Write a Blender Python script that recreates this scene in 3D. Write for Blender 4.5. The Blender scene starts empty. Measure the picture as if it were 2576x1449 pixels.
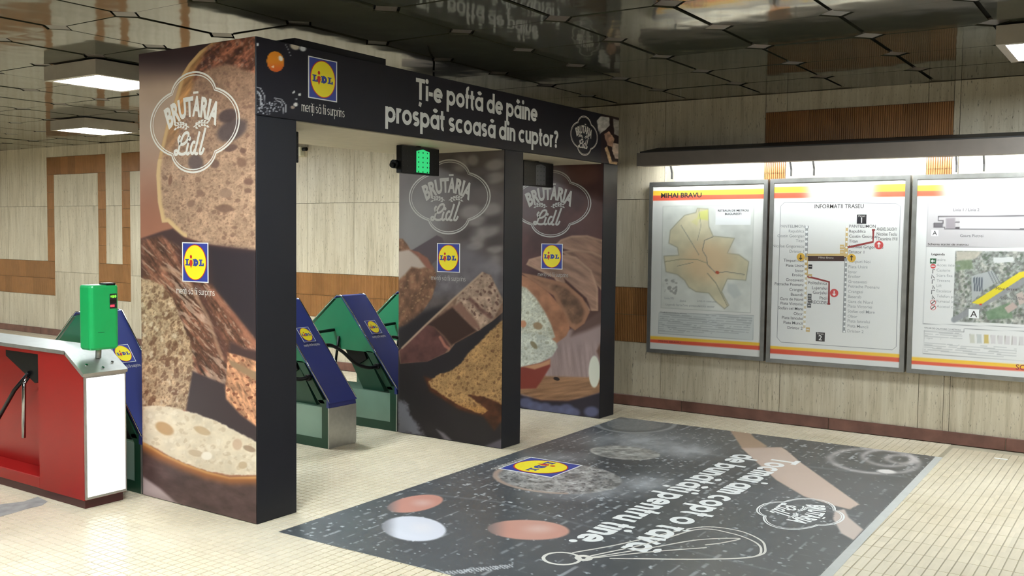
import bpy, math, random
import numpy as np
from mathutils import Matrix, Vector

# ------------------------------------------------------------------ camera
W_, H_ = 2576, 1449
CAMP = (2436.2555, 0.5964, -0.0553, 0.0116, -3.4894, -4.0099, 1.5771)
F_, YAW, PIT, ROL = CAMP[:4]
CPOS = np.array(CAMP[4:7])
_fw = np.array([math.cos(YAW)*math.cos(PIT), math.sin(YAW)*math.cos(PIT), math.sin(PIT)])
_rt = np.array([math.sin(YAW), -math.cos(YAW), 0.0]); _up = np.cross(_rt, _fw)
RT = math.cos(ROL)*_rt + math.sin(ROL)*_up
UP = -math.sin(ROL)*_rt + math.cos(ROL)*_up
FW = _fw
def proj(P):
    d = np.asarray(P, float) - CPOS
    z = d @ FW
    return W_/2 + F_*(d @ RT)/z, H_/2 - F_*(d @ UP)/z
def back(x, y, axis, val):
    d = RT*(x-W_/2)/F_ - UP*(y-H_/2)/F_ + FW
    return CPOS + d*((val-CPOS[axis])/d[axis])

scene = bpy.context.scene
COL = scene.collection
cd = bpy.data.cameras.new('camera'); cam = bpy.data.objects.new('camera', cd); COL.objects.link(cam)
cd.sensor_width = 36.0; cd.lens = F_/W_*36.0; cd.clip_start = .05; cd.clip_end = 100
cam.matrix_world = Matrix(((RT[0], UP[0], -FW[0], CPOS[0]), (RT[1], UP[1], -FW[1], CPOS[1]), (RT[2], UP[2], -FW[2], CPOS[2]), (0, 0, 0, 1)))
scene.camera = cam

# ------------------------------------------------------------------ light levels
LAMP = 86.0
TUBE = 165.0          # fluorescent tubes under the board canopy
scene.view_settings.view_transform = 'Standard'
scene.view_settings.look = 'None'
scene.view_settings.exposure = 0.0
scene.view_settings.gamma = 1.0
scene.view_settings.use_curve_mapping = False
world = bpy.data.worlds.new('world'); scene.world = world; world.use_nodes = True
world.node_tree.nodes['Background'].inputs[0].default_value = (.9, .95, 1, 1)
world.node_tree.nodes['Background'].inputs[1].default_value = .02

# ------------------------------------------------------------------ room numbers (metres)
XW, HC = 4.558, 2.785              # wall plane, ceiling
PA, PM1, PM2, PR1, PL = .286, 2.306, 2.549, 3.783, 4.036   # portal pillars along x
PD, PH, PB = 1.0, 2.6, 2.19        # portal depth, height, beam underside
random.seed(7); rng = np.random.default_rng(7)

# ------------------------------------------------------------------ helpers
def lin(c):
    c = np.asarray(c, float)/255.0
    return np.where(c <= .04045, c/12.92, ((c+.055)/1.055)**2.4)
MATS = {}
def mat(name, rgb, rough=.5, metal=0., var=.06, scale=12., bump=0., spec=.5, emit=None, coat=0., bscale=None, obrand=0.):
    if name in MATS: return MATS[name]
    m = bpy.data.materials.new(name); m.use_nodes = True; nt = m.node_tree; N = nt.nodes; L = nt.links
    b = N['Principled BSDF']
    b.inputs['Roughness'].default_value = rough; b.inputs['Metallic'].default_value = metal
    b.inputs['Specular IOR Level'].default_value = spec; b.inputs['Coat Weight'].default_value = coat
    col = tuple(lin(rgb)) + (1,)
    geo = N.new('ShaderNodeNewGeometry')
    ns = N.new('ShaderNodeTexNoise'); ns.inputs['Scale'].default_value = scale; ns.inputs['Detail'].default_value = 4
    L.new(geo.outputs['Position'], ns.inputs['Vector'])
    hsv = N.new('ShaderNodeHueSaturation'); hsv.inputs['Color'].default_value = col
    mr = N.new('ShaderNodeMapRange'); mr.inputs[1].default_value = .25; mr.inputs[2].default_value = .75
    mr.inputs[3].default_value = 1-var; mr.inputs[4].default_value = 1+var
    L.new(ns.outputs[0], mr.inputs[0])
    if obrand:
        oi = N.new('ShaderNodeObjectInfo'); m2 = N.new('ShaderNodeMapRange')
        m2.inputs[3].default_value = 1-obrand; m2.inputs[4].default_value = 1+obrand
        L.new(oi.outputs['Random'], m2.inputs[0])
        mm = N.new('ShaderNodeMath'); mm.operation = 'MULTIPLY'
        L.new(m2.outputs[0], mm.inputs[0]); L.new(mr.outputs[0], mm.inputs[1]); L.new(mm.outputs[0], hsv.inputs['Value'])
    else:
        L.new(mr.outputs[0], hsv.inputs['Value'])
    L.new(hsv.outputs[0], b.inputs['Base Color'])
    if bump:
        n2 = N.new('ShaderNodeTexNoise'); n2.inputs['Scale'].default_value = bscale or scale; n2.inputs['Detail'].default_value = 3
        L.new(geo.outputs['Position'], n2.inputs['Vector'])
        bp = N.new('ShaderNodeBump'); bp.inputs['Strength'].default_value = bump; bp.inputs['Distance'].default_value = .01
        L.new(n2.outputs[0], bp.inputs['Height']); L.new(bp.outputs[0], b.inputs['Normal'])
    if emit:
        b.inputs['Emission Color'].default_value = col if not name.startswith(('lamp', 'fluor')) else (.88, .97, 1.0, 1); b.inputs['Emission Strength'].default_value = emit
    MATS[name] = m
    return m

ORG = {}
def link(o, parent=None):
    COL.objects.link(o)
    if parent is not None: o.parent = parent
    return o
def thing(name, label, cat, loc=(0, 0, 0), group=None):
    o = bpy.data.objects.new(name, None); link(o); o.location = loc; o.empty_display_size = .1
    o['label'] = label; o['category'] = cat
    if group: o['group'] = group
    ORG[o] = np.array(loc, float)
    return o
def tag(o, label, cat, group=None):
    o['label'] = label; o['category'] = cat
    if group: o['group'] = group
    return o
def struct(o): o['kind'] = 'structure'; return o
def copy_tree(o, parent=None):
    c = o.copy(); link(c, parent)
    for ch in list(o.children): copy_tree(ch, c)
    return c

class MB:
    """collects shapes (world coordinates) into one mesh object"""
    def __init__(s): s.v = []; s.f = []; s.m = []; s.sm = []
    def add(s, vs, fs, m=0, smooth=False):
        b = len(s.v); s.v += [tuple(map(float, x)) for x in vs]
        for f in fs: s.f.append([b+i for i in f]); s.m.append(m); s.sm.append(smooth)
        return s
    def box(s, x0, x1, y0, y1, z0, z1, m=0, bev=0.):
        if bev <= 0:
            vs = [(x, y, z) for z in (z0, z1) for y in (y0, y1) for x in (x0, x1)]
            return s.add(vs, [(0, 2, 3, 1), (4, 5, 7, 6), (0, 1, 5, 4), (2, 6, 7, 3), (0, 4, 6, 2), (1, 3, 7, 5)], m)
        b = bev; X = (x0, x1); Y = (y0, y1); Z = (z0, z1); vs = []; idx = {}
        for i in (0, 1):
            for j in (0, 1):
                for k in (0, 1):
                    sx, sy, sz = (b if i == 0 else -b), (b if j == 0 else -b), (b if k == 0 else -b)
                    for a, t in enumerate(((0, sy, sz), (sx, 0, sz), (sx, sy, 0))):
                        idx[(i, j, k, a)] = len(vs); vs.append((X[i]+t[0], Y[j]+t[1], Z[k]+t[2]))
        fs = []
        q = [(0, 0), (1, 0), (1, 1), (0, 1)]
        for i in (0, 1): fs.append([idx[(i, a, c, 0)] for a, c in (q if i else q[::-1])])
        for j in (0, 1): fs.append([idx[(a, j, c, 1)] for a, c in (q[::-1] if j else q)])
        for k in (0, 1): fs.append([idx[(a, c, k, 2)] for a, c in (q if k else q[::-1])])
        for a in (0, 1):
            for c in (0, 1):
                fs.append([idx[(0, a, c, 1)], idx[(1, a, c, 1)], idx[(1, a, c, 2)], idx[(0, a, c, 2)]])
                fs.append([idx[(a, 0, c, 0)], idx[(a, 1, c, 0)], idx[(a, 1, c, 2)], idx[(a, 0, c, 2)]])
                fs.append([idx[(a, c, 0, 0)], idx[(a, c, 1, 0)], idx[(a, c, 1, 1)], idx[(a, c, 0, 1)]])
        for i in (0, 1):
            for j in (0, 1):
                for k in (0, 1): fs.append([idx[(i, j, k, a)] for a in range(3)])
        return s.add(vs, fs, m)
    def prism(s, pts, axis, a0, a1, m=0):
        """polygon pts (2d in the two other axes, ascending axis order) extruded along axis"""
        def P(p, a):
            r = list(p); r.insert(axis, a); return r
        n = len(pts); vs = [P(p, a0) for p in pts] + [P(p, a1) for p in pts]
        fs = [list(range(n))[::-1], list(range(n, 2*n))] + [(i, (i+1) % n, n+(i+1) % n, n+i) for i in range(n)]
        return s.add(vs, fs, m)
    def tube(s, pts, r, m=0, seg=10):
        pts = [Vector(p) for p in pts]; rings = []; up = None
        for i, p in enumerate(pts):
            t = (pts[min(i+1, len(pts)-1)] - pts[max(i-1, 0)]).normalized()
            if up is None: up = t.orthogonal().normalized()
            up = (up - t*up.dot(t)).normalized(); w = t.cross(up)
            rr = r[i] if isinstance(r, (list, tuple)) else r
            rings.append([p + up*rr*math.cos(2*math.pi*k/seg) + w*rr*math.sin(2*math.pi*k/seg) for k in range(seg)])
        vs = [v for R in rings for v in R]; fs = []
        for i in range(len(rings)-1):
            for k in range(seg):
                fs.append((i*seg+k, i*seg+(k+1) % seg, (i+1)*seg+(k+1) % seg, (i+1)*seg+k))
        s.add(vs, fs, m, True); b = len(s.v)-len(vs)
        s.f += [[b+k for k in range(seg)][::-1], [b+(len(rings)-1)*seg+k for k in range(seg)]]; s.m += [m, m]; s.sm += [False, False]
        return s
    def build(s, name, mats, parent=None, root=None):
        me = bpy.data.meshes.new(name)
        r = root
        if r is None:
            r = parent
            while r is not None and r.parent is not None: r = r.parent
        o0 = ORG.get(r, np.zeros(3))
        me.from_pydata([(x-o0[0], y-o0[1], z-o0[2]) for x, y, z in s.v], [], s.f)
        for mm in (mats if isinstance(mats, (list, tuple)) else [mats]): me.materials.append(mm)
        me.polygons.foreach_set('material_index', s.m); me.polygons.foreach_set('use_smooth', s.sm)
        me.update()
        return link(bpy.data.objects.new(name, me), parent)

def smooth_path(pts, n=6):
    P = [np.array(p, float) for p in pts]; P = [2*P[0]-P[1]] + P + [2*P[-1]-P[-2]]; out = []
    for i in range(1, len(P)-2):
        for k in range(n):
            t = k/n; a, b, c, d = P[i-1:i+3]
            out.append(.5*(2*b + (c-a)*t + (2*a-5*b+4*c-d)*t*t + (3*b-a-3*c+d)*t**3))
    out.append(P[-2]); return out

# ------------------------------------------------------------------ stone, tile and ceiling materials
def travertine():
    m = bpy.data.materials.new('travertine'); m.use_nodes = True; nt = m.node_tree; N = nt.nodes; L = nt.links
    b = N['Principled BSDF']; b.inputs['Roughness'].default_value = .45
    geo = N.new('ShaderNodeNewGeometry'); oi = N.new('ShaderNodeObjectInfo')
    def mp(sc, off):
        v = N.new('ShaderNodeVectorMath'); v.operation = 'MULTIPLY'; v.inputs[1].default_value = sc
        L.new(geo.outputs['Position'], v.inputs[0])
        k = N.new('ShaderNodeMath'); k.operation = 'MULTIPLY'; k.inputs[1].default_value = off
        L.new(oi.outputs['Random'], k.inputs[0])
        a = N.new('ShaderNodeVectorMath'); L.new(v.outputs[0], a.inputs[0]); L.new(k.outputs[0], a.inputs[1]); return a.outputs[0]
    def noise(vec, scale, detail=5, rough=.6):
        n = N.new('ShaderNodeTexNoise'); n.inputs['Scale'].default_value = scale; n.inputs['Detail'].default_value = detail
        n.inputs['Roughness'].default_value = rough; n.inputs['Distortion'].default_value = .3; L.new(vec, n.inputs['Vector']); return n.outputs[0]
    n1 = noise(mp((1, 9, .7), 40), 1.6)
    n2 = noise(mp((1, 40, 2.2), 40), 1.5)
    n3 = noise(mp((1, 30, 7), 17), 3.0, 6, .7)
    n4 = noise(mp((1, 1.3, .8), 3), 1.0, 3)
    r = N.new('ShaderNodeValToRGB'); e = r.color_ramp.elements
    e[0].position = .30; e[0].color = tuple(lin((158, 145, 122)))+(1,); e[1].position = .66; e[1].color = tuple(lin((213, 202, 180)))+(1,)
    k = e.new(.47); k.color = tuple(lin((195, 182, 158)))+(1,)
    mx = N.new('ShaderNodeMix'); mx.data_type = 'FLOAT'; mx.inputs[0].default_value = .4
    L.new(n1, mx.inputs[2]); L.new(n2, mx.inputs[3]); L.new(mx.outputs[0], r.inputs[0])
    pit = N.new('ShaderNodeMapRange'); pit.inputs[1].default_value = .60; pit.inputs[2].default_value = .70; L.new(n3, pit.inputs[0])
    pm = N.new('ShaderNodeMix'); pm.data_type = 'RGBA'; L.new(pit.outputs[0], pm.inputs[0]); L.new(r.outputs[0], pm.inputs[6])
    pm.inputs[7].default_value = tuple(lin((92, 84, 72)))+(1,)
    hs = N.new('ShaderNodeHueSaturation'); L.new(pm.outputs[2], hs.inputs['Color'])
    mr = N.new('ShaderNodeMapRange'); mr.inputs[1].default_value = .3; mr.inputs[2].default_value = .7; mr.inputs[3].default_value = .9; mr.inputs[4].default_value = 1.06
    L.new(n4, mr.inputs[0]); L.new(mr.outputs[0], hs.inputs['Value']); L.new(hs.outputs[0], b.inputs['Base Color'])
    bp = N.new('ShaderNodeBump'); bp.inputs['Strength'].default_value = .5; bp.inputs['Distance'].default_value = .004; bp.invert = True
    L.new(pit.outputs[0], bp.inputs['Height']); L.new(bp.outputs[0], b.inputs['Normal'])
    return m
def floor_tile(name, px, py, ox, oy, joint=0.):
    """per-tile tint; with joint>0 it also draws the joints where the pieces are too far away to tell apart"""
    m = bpy.data.materials.new(name); m.use_nodes = True; nt = m.node_tree; N = nt.nodes; L = nt.links
    b = N['Principled BSDF']; b.inputs['Roughness'].default_value = .22
    geo = N.new('ShaderNodeNewGeometry')
    s = N.new('ShaderNodeVectorMath'); s.operation = 'SUBTRACT'; s.inputs[1].default_value = (ox, oy, 0); L.new(geo.outputs['Position'], s.inputs[0])
    d = N.new('ShaderNodeVectorMath'); d.operation = 'DIVIDE'; d.inputs[1].default_value = (px, py, 1000); L.new(s.outputs[0], d.inputs[0])
    f = N.new('ShaderNodeVectorMath'); f.operation = 'FLOOR'; L.new(d.outputs[0], f.inputs[0])
    wn = N.new('ShaderNodeTexWhiteNoise'); L.new(f.outputs[0], wn.inputs['Vector'])
    d2 = N.new('ShaderNodeVectorMath'); d2.operation = 'DIVIDE'; d2.inputs[1].default_value = (px*4, py*4, 1000); L.new(s.outputs[0], d2.inputs[0])
    f2 = N.new('ShaderNodeVectorMath'); f2.operation = 'FLOOR'; L.new(d2.outputs[0], f2.inputs[0])
    wn2 = N.new('ShaderNodeTexWhiteNoise'); L.new(f2.outputs[0], wn2.inputs['Vector'])
    n = N.new('ShaderNodeTexNoise'); n.inputs['Scale'].default_value = 1.1; n.inputs['Detail'].default_value = 5; L.new(geo.outputs['Position'], n.inputs['Vector'])
    r = N.new('ShaderNodeValToRGB'); e = r.color_ramp.elements
    e[0].position = .3; e[0].color = tuple(lin((222, 208, 180)))+(1,); e[1].position = .7; e[1].color = tuple(lin((240, 228, 205)))+(1,); L.new(n.outputs[0], r.inputs[0])
    hs = N.new('ShaderNodeHueSaturation'); L.new(r.outputs[0], hs.inputs['Color'])
    a = N.new('ShaderNodeMath'); a.operation = 'ADD'
    m1 = N.new('ShaderNodeMapRange'); m1.inputs[3].default_value = .46; m1.inputs[4].default_value = .53; L.new(wn.outputs[0], m1.inputs[0])
    m2 = N.new('ShaderNodeMapRange'); m2.inputs[3].default_value = .47; m2.inputs[4].default_value = .53; L.new(wn2.outputs[0], m2.inputs[0])
    L.new(m1.outputs[0], a.inputs[0]); L.new(m2.outputs[0], a.inputs[1]); L.new(a.outputs[0], hs.inputs['Value'])
    out = hs.outputs[0]
    if joint > 0:
        br = N.new('ShaderNodeTexBrick'); br.offset = 0; br.inputs['Scale'].default_value = 1.0
        br.inputs['Brick Width'].default_value = px; br.inputs['Row Height'].default_value = py; br.inputs['Mortar Size'].default_value = joint
        br.inputs['Mortar'].default_value = tuple(lin((150, 138, 108)))+(1,)
        L.new(s.outputs[0], br.inputs['Vector']); L.new(out, br.inputs['Color1']); L.new(out, br.inputs['Color2']); out = br.outputs[0]
    L.new(out, b.inputs['Base Color'])
    return m
def ceiling_enamel():
    m = bpy.data.materials.new('ceiling_enamel'); m.use_nodes = True; nt = m.node_tree; N = nt.nodes; L = nt.links
    b = N['Principled BSDF']; b.inputs['Roughness'].default_value = .07; b.inputs['IOR'].default_value = 1.75
    b.inputs['Base Color'].default_value = tuple(lin((62, 63, 52)))+(1,)
    geo = N.new('ShaderNodeNewGeometry'); oi = N.new('ShaderNodeObjectInfo')
    k = N.new('ShaderNodeMath'); k.operation = 'MULTIPLY'; k.inputs[1].default_value = 30; L.new(oi.outputs['Random'], k.inputs[0])
    a = N.new('ShaderNodeVectorMath'); L.new(geo.outputs['Position'], a.inputs[0]); L.new(k.outputs[0], a.inputs[1])
    n = N.new('ShaderNodeTexNoise'); n.inputs['Scale'].default_value = 4.5; n.inputs['Detail'].default_value = 1; L.new(a.outputs[0], n.inputs['Vector'])
    bp = N.new('ShaderNodeBump'); bp.inputs['Strength'].default_value = .035; bp.inputs['Distance'].default_value = .05
    L.new(n.outputs[0], bp.inputs['Height']); L.new(bp.outputs[0], b.inputs['Normal'])
    return m

TRAV = travertine()
GROUT = mat('wall_joint', (120, 110, 92), .8)
RIB = mat('brown_glazed_tile', (154, 108, 66), .3, var=.10, scale=9, obrand=.14)
FGROUT = mat('floor_joint', (168, 158, 136), .8, var=.15, scale=3)
TIL5 = floor_tile('floor_tile_square', .05, .05, .034, .025)
TIL20 = floor_tile('floor_tile_long', .2, .05, .012, .021)
TILFAR = floor_tile('floor_tile_far', .05, .05, .034, .025, .0035)
MARB = mat('red_marble', (112, 76, 66), .35, var=.35, scale=7, obrand=.12)
ENAM = ceiling_enamel()
VOID = mat('ceiling_void', (22, 20, 18), .9)
CORN = mat('ceiling_corner_tile', (84, 76, 70), .35, var=.1)

# ------------------------------------------------------------------ the setting
# --- wall with travertine slabs and a meander of ribbed brown tiles
Y0, Y1 = -8.0, 13.0
wall = struct(MB().box(XW+.02, XW+.3, Y0, Y1, -.05, HC+.3).build('wall_back', GROUT))
UPB = [(8.342, 9.812), (6.495, 7.965), (-2.60, -1.125)]     # raised stretches of the meander
VW = .183
LOWB = [(9.812-VW, Y1), (7.965-VW, 8.342+VW), (-1.125-VW, 6.495+VW), (Y0, -2.60+VW)]
ZL0, ZL1, ZU0, ZU1 = .592, 1.10, 2.375, 2.632
G = .002
def slab(y0, y1, z0, z1):
    MB().box(XW, XW+.02, y0+G, y1-G, z0+G, z1-G, 0).build('stone_slab', TRAV, wall)
# ribbed tile meshes (unit size 1 x 1, scaled per object)
def ribbed(n=11):
    vs = []; fs = []
    prof = []
    for i in range(n):
        a = i/n; b = (i+1)/n; w = 1/n
        prof += [(a+.02*w, .006), (a+.22*w, -.003), (a+.78*w, -.003), (a+.98*w, .006)]
    for u, d in prof: vs += [(d, u, .008), (d, u, .992)]
    for i in range(len(prof)-1): fs.append((2*i, 2*i+2, 2*i+3, 2*i+1))
    me = bpy.data.meshes.new('ribbed_tile'); me.from_pydata(vs, [], [f[::-1] for f in fs]); me.materials.append(RIB); me.update(); return me
RIBM = ribbed()
def ribs(y0, y1, z0, z1, ny, nz):
    for i in range(ny):
        for j in range(nz):
            o = link(bpy.data.objects.new('ribbed_tile', RIBM), wall)
            hy, hz = (y1-y0)/ny, (z1-z0)/nz
            o.location = (XW, y0+i*hy, z0+j*hz); o.scale = (1, hy, hz)
def inside(y, L): return any(a-1e-4 < y < b+1e-4 for a, b in L)
ybr = {Y0, Y1, -4.2, 12.0}
for a, b in UPB: ybr |= {a, b, a+VW, b-VW}
ybr |= {3.616, -1.125, -2.645, 2.2, .9, -.2, 5.1}
ybr = sorted(y for y in ybr)
cols = []
for a, b in zip(ybr[:-1], ybr[1:]):
    if b-a < .02: continue
    n = max(1, round((b-a)/.95)); cols += [(a+(b-a)*i/n, a+(b-a)*(i+1)/n) for i in range(n)]
for a, b in cols:
    c = (a+b)/2; up = inside(c, UPB); lo = inside(c, LOWB)
    vert = any(abs(c-q) < VW/2 for p in UPB for q in (p[0]+VW/2, p[1]-VW/2))
    slab(a, b, .09, ZL0 if lo else .95)
    if not lo: slab(a, b, .95, 1.912)
    if lo and not vert: slab(a, b, ZL1, 1.912)
    if up:
        if not vert: slab(a, b, 1.912, ZU0)
        slab(a, b, ZU1, HC)
    else: slab(a, b, 1.912, HC)
for a, b in LOWB:
    a, b = max(a, -4.2), min(b, 12.2)
    ribs(a, b, ZL0, ZL1, max(1, round((b-a)/.2)), 2)
for a, b in UPB:
    ribs(a, b, ZU0, ZU1, 8, 1)
    for c in (a, b-VW): ribs(c, c+VW, ZL1, ZU0, 1, 5)
# skirting of red marble pieces
skirt = struct(MB().box(XW-.012, XW+.02, Y0, Y1, 0, .086).build('baseboard_back', GROUT))
js = [Y0, -5.7, -4.36, -3.045, -1.731, -.42, .9, 2.2, 3.5, 4.8, 6.1, 7.4, 8.7, 10, 11.3, Y1]
for a, b in zip(js[:-1], js[1:]):
    MB().box(XW-.02, XW, a+.002, b-.002, .001, .095, 0, .004).build('marble_piece', MARB, skirt)
# the hall's other walls (behind and beside the camera)
XF = -9.0
struct(MB().box(XF-.2, XF, Y0, Y1, -.05, HC+.3).build('wall_front', TRAV))
struct(MB().box(XF, XW+.3, Y1, Y1+.2, -.05, HC+.3).build('wall_left', TRAV))
struct(MB().box(XF, XW+.3, Y0-.2, Y0, -.05, HC+.3).build('wall_right', TRAV))

# --- floor
floor = struct(MB().box(XF, XW+.02, Y0, Y1, -.12, -.004).build('floor', FGROUT))
MB().add([(XF, Y0, 0), (-3.2, Y0, 0), (-3.2, Y1, 0), (XF, Y1, 0), (-3.2, 4.525, 0), (XW-.012, 4.525, 0), (XW-.012, Y1, 0), (-3.2, Y0, 0), (XW-.012, Y0, 0), (XW-.012, -5.0, 0), (-3.2, -5.0, 0)],
         [(0, 1, 2, 3), (4, 5, 6, 2), (7, 8, 9, 10)]).build('distant_tiling', TILFAR, floor)
def tile_mesh(w, h, m, name):
    e = .0019; b = .0014
    mb = MB(); x0, x1, y0, y1 = -w/2+e, w/2-e, -h/2+e, h/2-e
    vs = [(x0, y0, -.006), (x1, y0, -.006), (x1, y1, -.006), (x0, y1, -.006), (x0+b, y0+b, 0), (x1-b, y0+b, 0), (x1-b, y1-b, 0), (x0+b, y1-b, 0)]
    return vs, [(4, 5, 6, 7), (0, 1, 5, 4), (1, 2, 6, 5), (2, 3, 7, 6), (3, 0, 4, 7)]
YS = -2.704                                                  # long tiles beyond this line
spots = []
for ix in range(-65, 91):
    for iy in range(-60, 91):
        x, y = .034+.05*ix+.025, .025+.05*iy+.025
        if -3.2 < x < XW-.03 and YS+.02 < y < 4.52: spots.append((x, y, 0))
for ix in range(-16, 23):
    for iy in range(-50, 2):
        x, y = .012+.2*ix+.1, YS-.025-.05*(iy+50)
        if -3.1 < x < XW-.08 and -5.0 < y: spots.append((x, y, 1))
SP = np.array([(x, y, 0) for x, y, k in spots]); KD = np.array([k for _, _, k in spots])
dpt = (SP-CPOS) @ FW; ok = dpt > .3
U, V = proj(SP); ok &= (U > 0) & (U < W_) & (V > 0) & (V < H_)
under = (SP[:, 0] > .0) & (SP[:, 0] < 3.95) & (SP[:, 1] < -.2) & (SP[:, 1] > -2.68)
size = np.where(KD == 1, 4., 1.)/np.maximum(dpt, .3)**3
rank = np.argsort(-np.where(ok & ~under, size, -1))[:300]
near = set(rank.tolist())
TM = []
for w, h, m, nm in ((.05, .05, TIL5, 'floor_tile'), (.2, .05, TIL20, 'floor_tile')):
    vs, fs = tile_mesh(w, h, m, nm); me = bpy.data.meshes.new(nm); me.from_pydata(vs, [], fs); me.materials.append(m); me.update(); TM.append(me)
TB = [tile_mesh(.05, .05, TIL5, ''), tile_mesh(.2, .05, TIL20, '')]
rest = MB()
tilt = rng.normal(0, .006, (len(spots), 2))
for i, (x, y, k) in enumerate(spots):
    if i in near:
        o = link(bpy.data.objects.new('floor_tile', TM[k]), floor); o.location = (x, y, 0)
        o.rotation_euler = (float(tilt[i, 0])*.5, float(tilt[i, 1])*.5, 0)
    else:
        vs, fs = TB[k]; a, b = tilt[i]*(.35 if k else 1)
        rest.add([(x+p[0], y+p[1], p[2]+a*p[0]+b*p[1]-.0002) for p in vs], fs, k)
o = rest.build('floor_tile_field', [TIL5, TIL20], floor); o['kind'] = 'stuff'

# --- ceiling: square enamel panels with cut corners and small corner tiles
ceil = struct(MB().box(XF, XW+.3, Y0, Y1, HC+.03, HC+.3).build('ceiling', VOID))
CP = .675; CX0, CY0 = .525, -1.79
def panel_mesh():
    gx, gy, c = .0035, .013, .088
    a, b = CP/2-gx, CP/2-gy; k = c-gx
    pts = [(-a+k, -b), (a-k, -b), (a, -b+k), (a, b-k), (a-k, b), (-a+k, b), (-a, b-k), (-a, -b+k)]
    mb = MB().prism(pts, 2, 0, .012); me = bpy.data.meshes.new('ceiling_panel'); me.from_pydata(mb.v, [], mb.f); me.materials.append(ENAM); me.update(); return me
PM = panel_mesh()
d = .082
mb = MB().prism([(-d, 0), (0, -d), (d, 0), (0, d)], 2, 0, .012)
CM = bpy.data.meshes.new('corner_tile'); CM.from_pydata(mb.v, [], mb.f); CM.materials.append(CORN); CM.update()
LAMPS = [(.525, 2.26), (2.55, 5.635), (2.55, -3.815),            # in view
         (1.875, 2.26), (-1.50, -1.115), (1.2, 8.335), (1.2, 11.035), (-3.525, .235), (-3.525, -5.84), (-5.55, -2.465), (-1.50, 3.61)]  # unseen lamps added for brightness: first behind the portal, others out of view
lamp_cells = {(round((x-CX0)/CP), round((y-CY0)/CP)) for x, y in LAMPS}
for ix in range(-8, 6):
    for iy in range(-6, 20):
        x, y = CX0+CP*ix, CY0+CP*iy
        if ix > -5 or iy < 9:
            vis = (ix >= -1) and iy >= -4
            q = link(bpy.data.objects.new('ceiling_panel', PM), ceil)
            q.location = (x+CP/2, y+CP/2, HC + (random.uniform(-.002, .004)))
            q.rotation_euler = (random.gauss(0, .0022), random.gauss(0, .0022), 0)
            if ix == 5: q.scale = ((XW-x-.01)/CP, 1, 1); q.location.x = (x+XW)/2
        if ix >= -3 and iy >= -4:
            q = link(bpy.data.objects.new('corner_tile', CM), ceil); q.location = (x, y, HC+.003+random.uniform(0, .004))
            q.rotation_euler = (random.gauss(0, .01), random.gauss(0, .01), 0)

# --- ceiling light boxes
LBOX = mat('lamp_housing', (158, 148, 136), .5)
LDIF = mat('lamp_diffuser', (255, 250, 240), .5, emit=LAMP, var=0)
def light_box(x, y, label):
    t = thing('ceiling_light', label, 'ceiling light', (x+CP/2, y+CP/2, HC-.118), 'ceiling light boxes')
    s = .325; cx, cy = x+CP/2, y+CP/2; z0, z1 = HC-.118, HC-.012
    m = MB(); r = .045
    for a in (-1, 1):
        m.box(cx+a*s-(r if a > 0 else 0), cx+a*s+(r if a < 0 else 0), cy-s, cy+s, z0, z1)
        m.box(cx-s+r, cx+s-r, cy+a*s-(r if a > 0 else 0), cy+a*s+(r if a < 0 else 0), z0, z1)
    m.box(cx-s+r, cx+s-r, cy-s+r, cy+s-r, z1-.02, z1)
    m.build('housing', LBOX, t)
    MB().box(cx-s+r, cx+s-r, cy-s+r, cy+s-r, z0+.006, z0+.012).build('diffuser', LDIF, t)
    MB().tube([(cx, cy, z1), (cx, cy, HC+.03)], .03).build('stem', LBOX, t)
LL = ['square ceiling light box nearest the tall bread pillar, left side', 'square ceiling light box farther away near the long wall, left side',
      'square ceiling light box above the framed map boards, right edge']
for i, (x, y) in enumerate(LAMPS):
    light_box(x, y, LL[i] if i < 3 else ('added unseen square ceiling light box behind the banner beam, brightening the wall' if i == 3 else 'added unseen square ceiling light box outside the picture, brightening the hall'))
# ------------------------------------------------------------------ flat print: frames, lettering, logos
class Frame:
    def __init__(s, O, ex, ey):
        s.O, s.ex, s.ey = (np.array(v, float) for v in (O, ex, ey)); s.n = np.cross(s.ex, s.ey)
    def P(s, a, b, h=0.): return s.O + s.ex*a + s.ey*b + s.n*h
    def px(s, x, y):
        d = RT*(x-W_/2)/F_ - UP*(y-H_/2)/F_ + FW
        q = CPOS + d*(((s.O-CPOS) @ s.n)/(d @ s.n)) - s.O
        return np.array((q @ s.ex, q @ s.ey))
TXT = {}
def text2d(s, off=0.):
    k = (s, off)
    if k not in TXT:
        cu = bpy.data.curves.new('lettering', 'FONT'); cu.body = s; cu.size = 1; cu.offset = off; cu.resolution_u = 3
        ob = bpy.data.objects.new('lettering', cu); me = bpy.data.meshes.new_from_object(ob)
        v = np.array([q.co[:2] for q in me.vertices]) if len(me.vertices) else np.zeros((0, 2))
        f = [list(q.vertices) for q in me.polygons]
        TXT[k] = (v, f); bpy.data.objects.remove(ob); bpy.data.curves.remove(cu); bpy.data.meshes.remove(me)
    return TXT[k]
def arc(cx, cy, rx, ry, a0, a1, n=14):
    return [(cx+rx*math.cos(math.radians(a0+(a1-a0)*i/n)), cy+ry*math.sin(math.radians(a0+(a1-a0)*i/n))) for i in range(n+1)]
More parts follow.
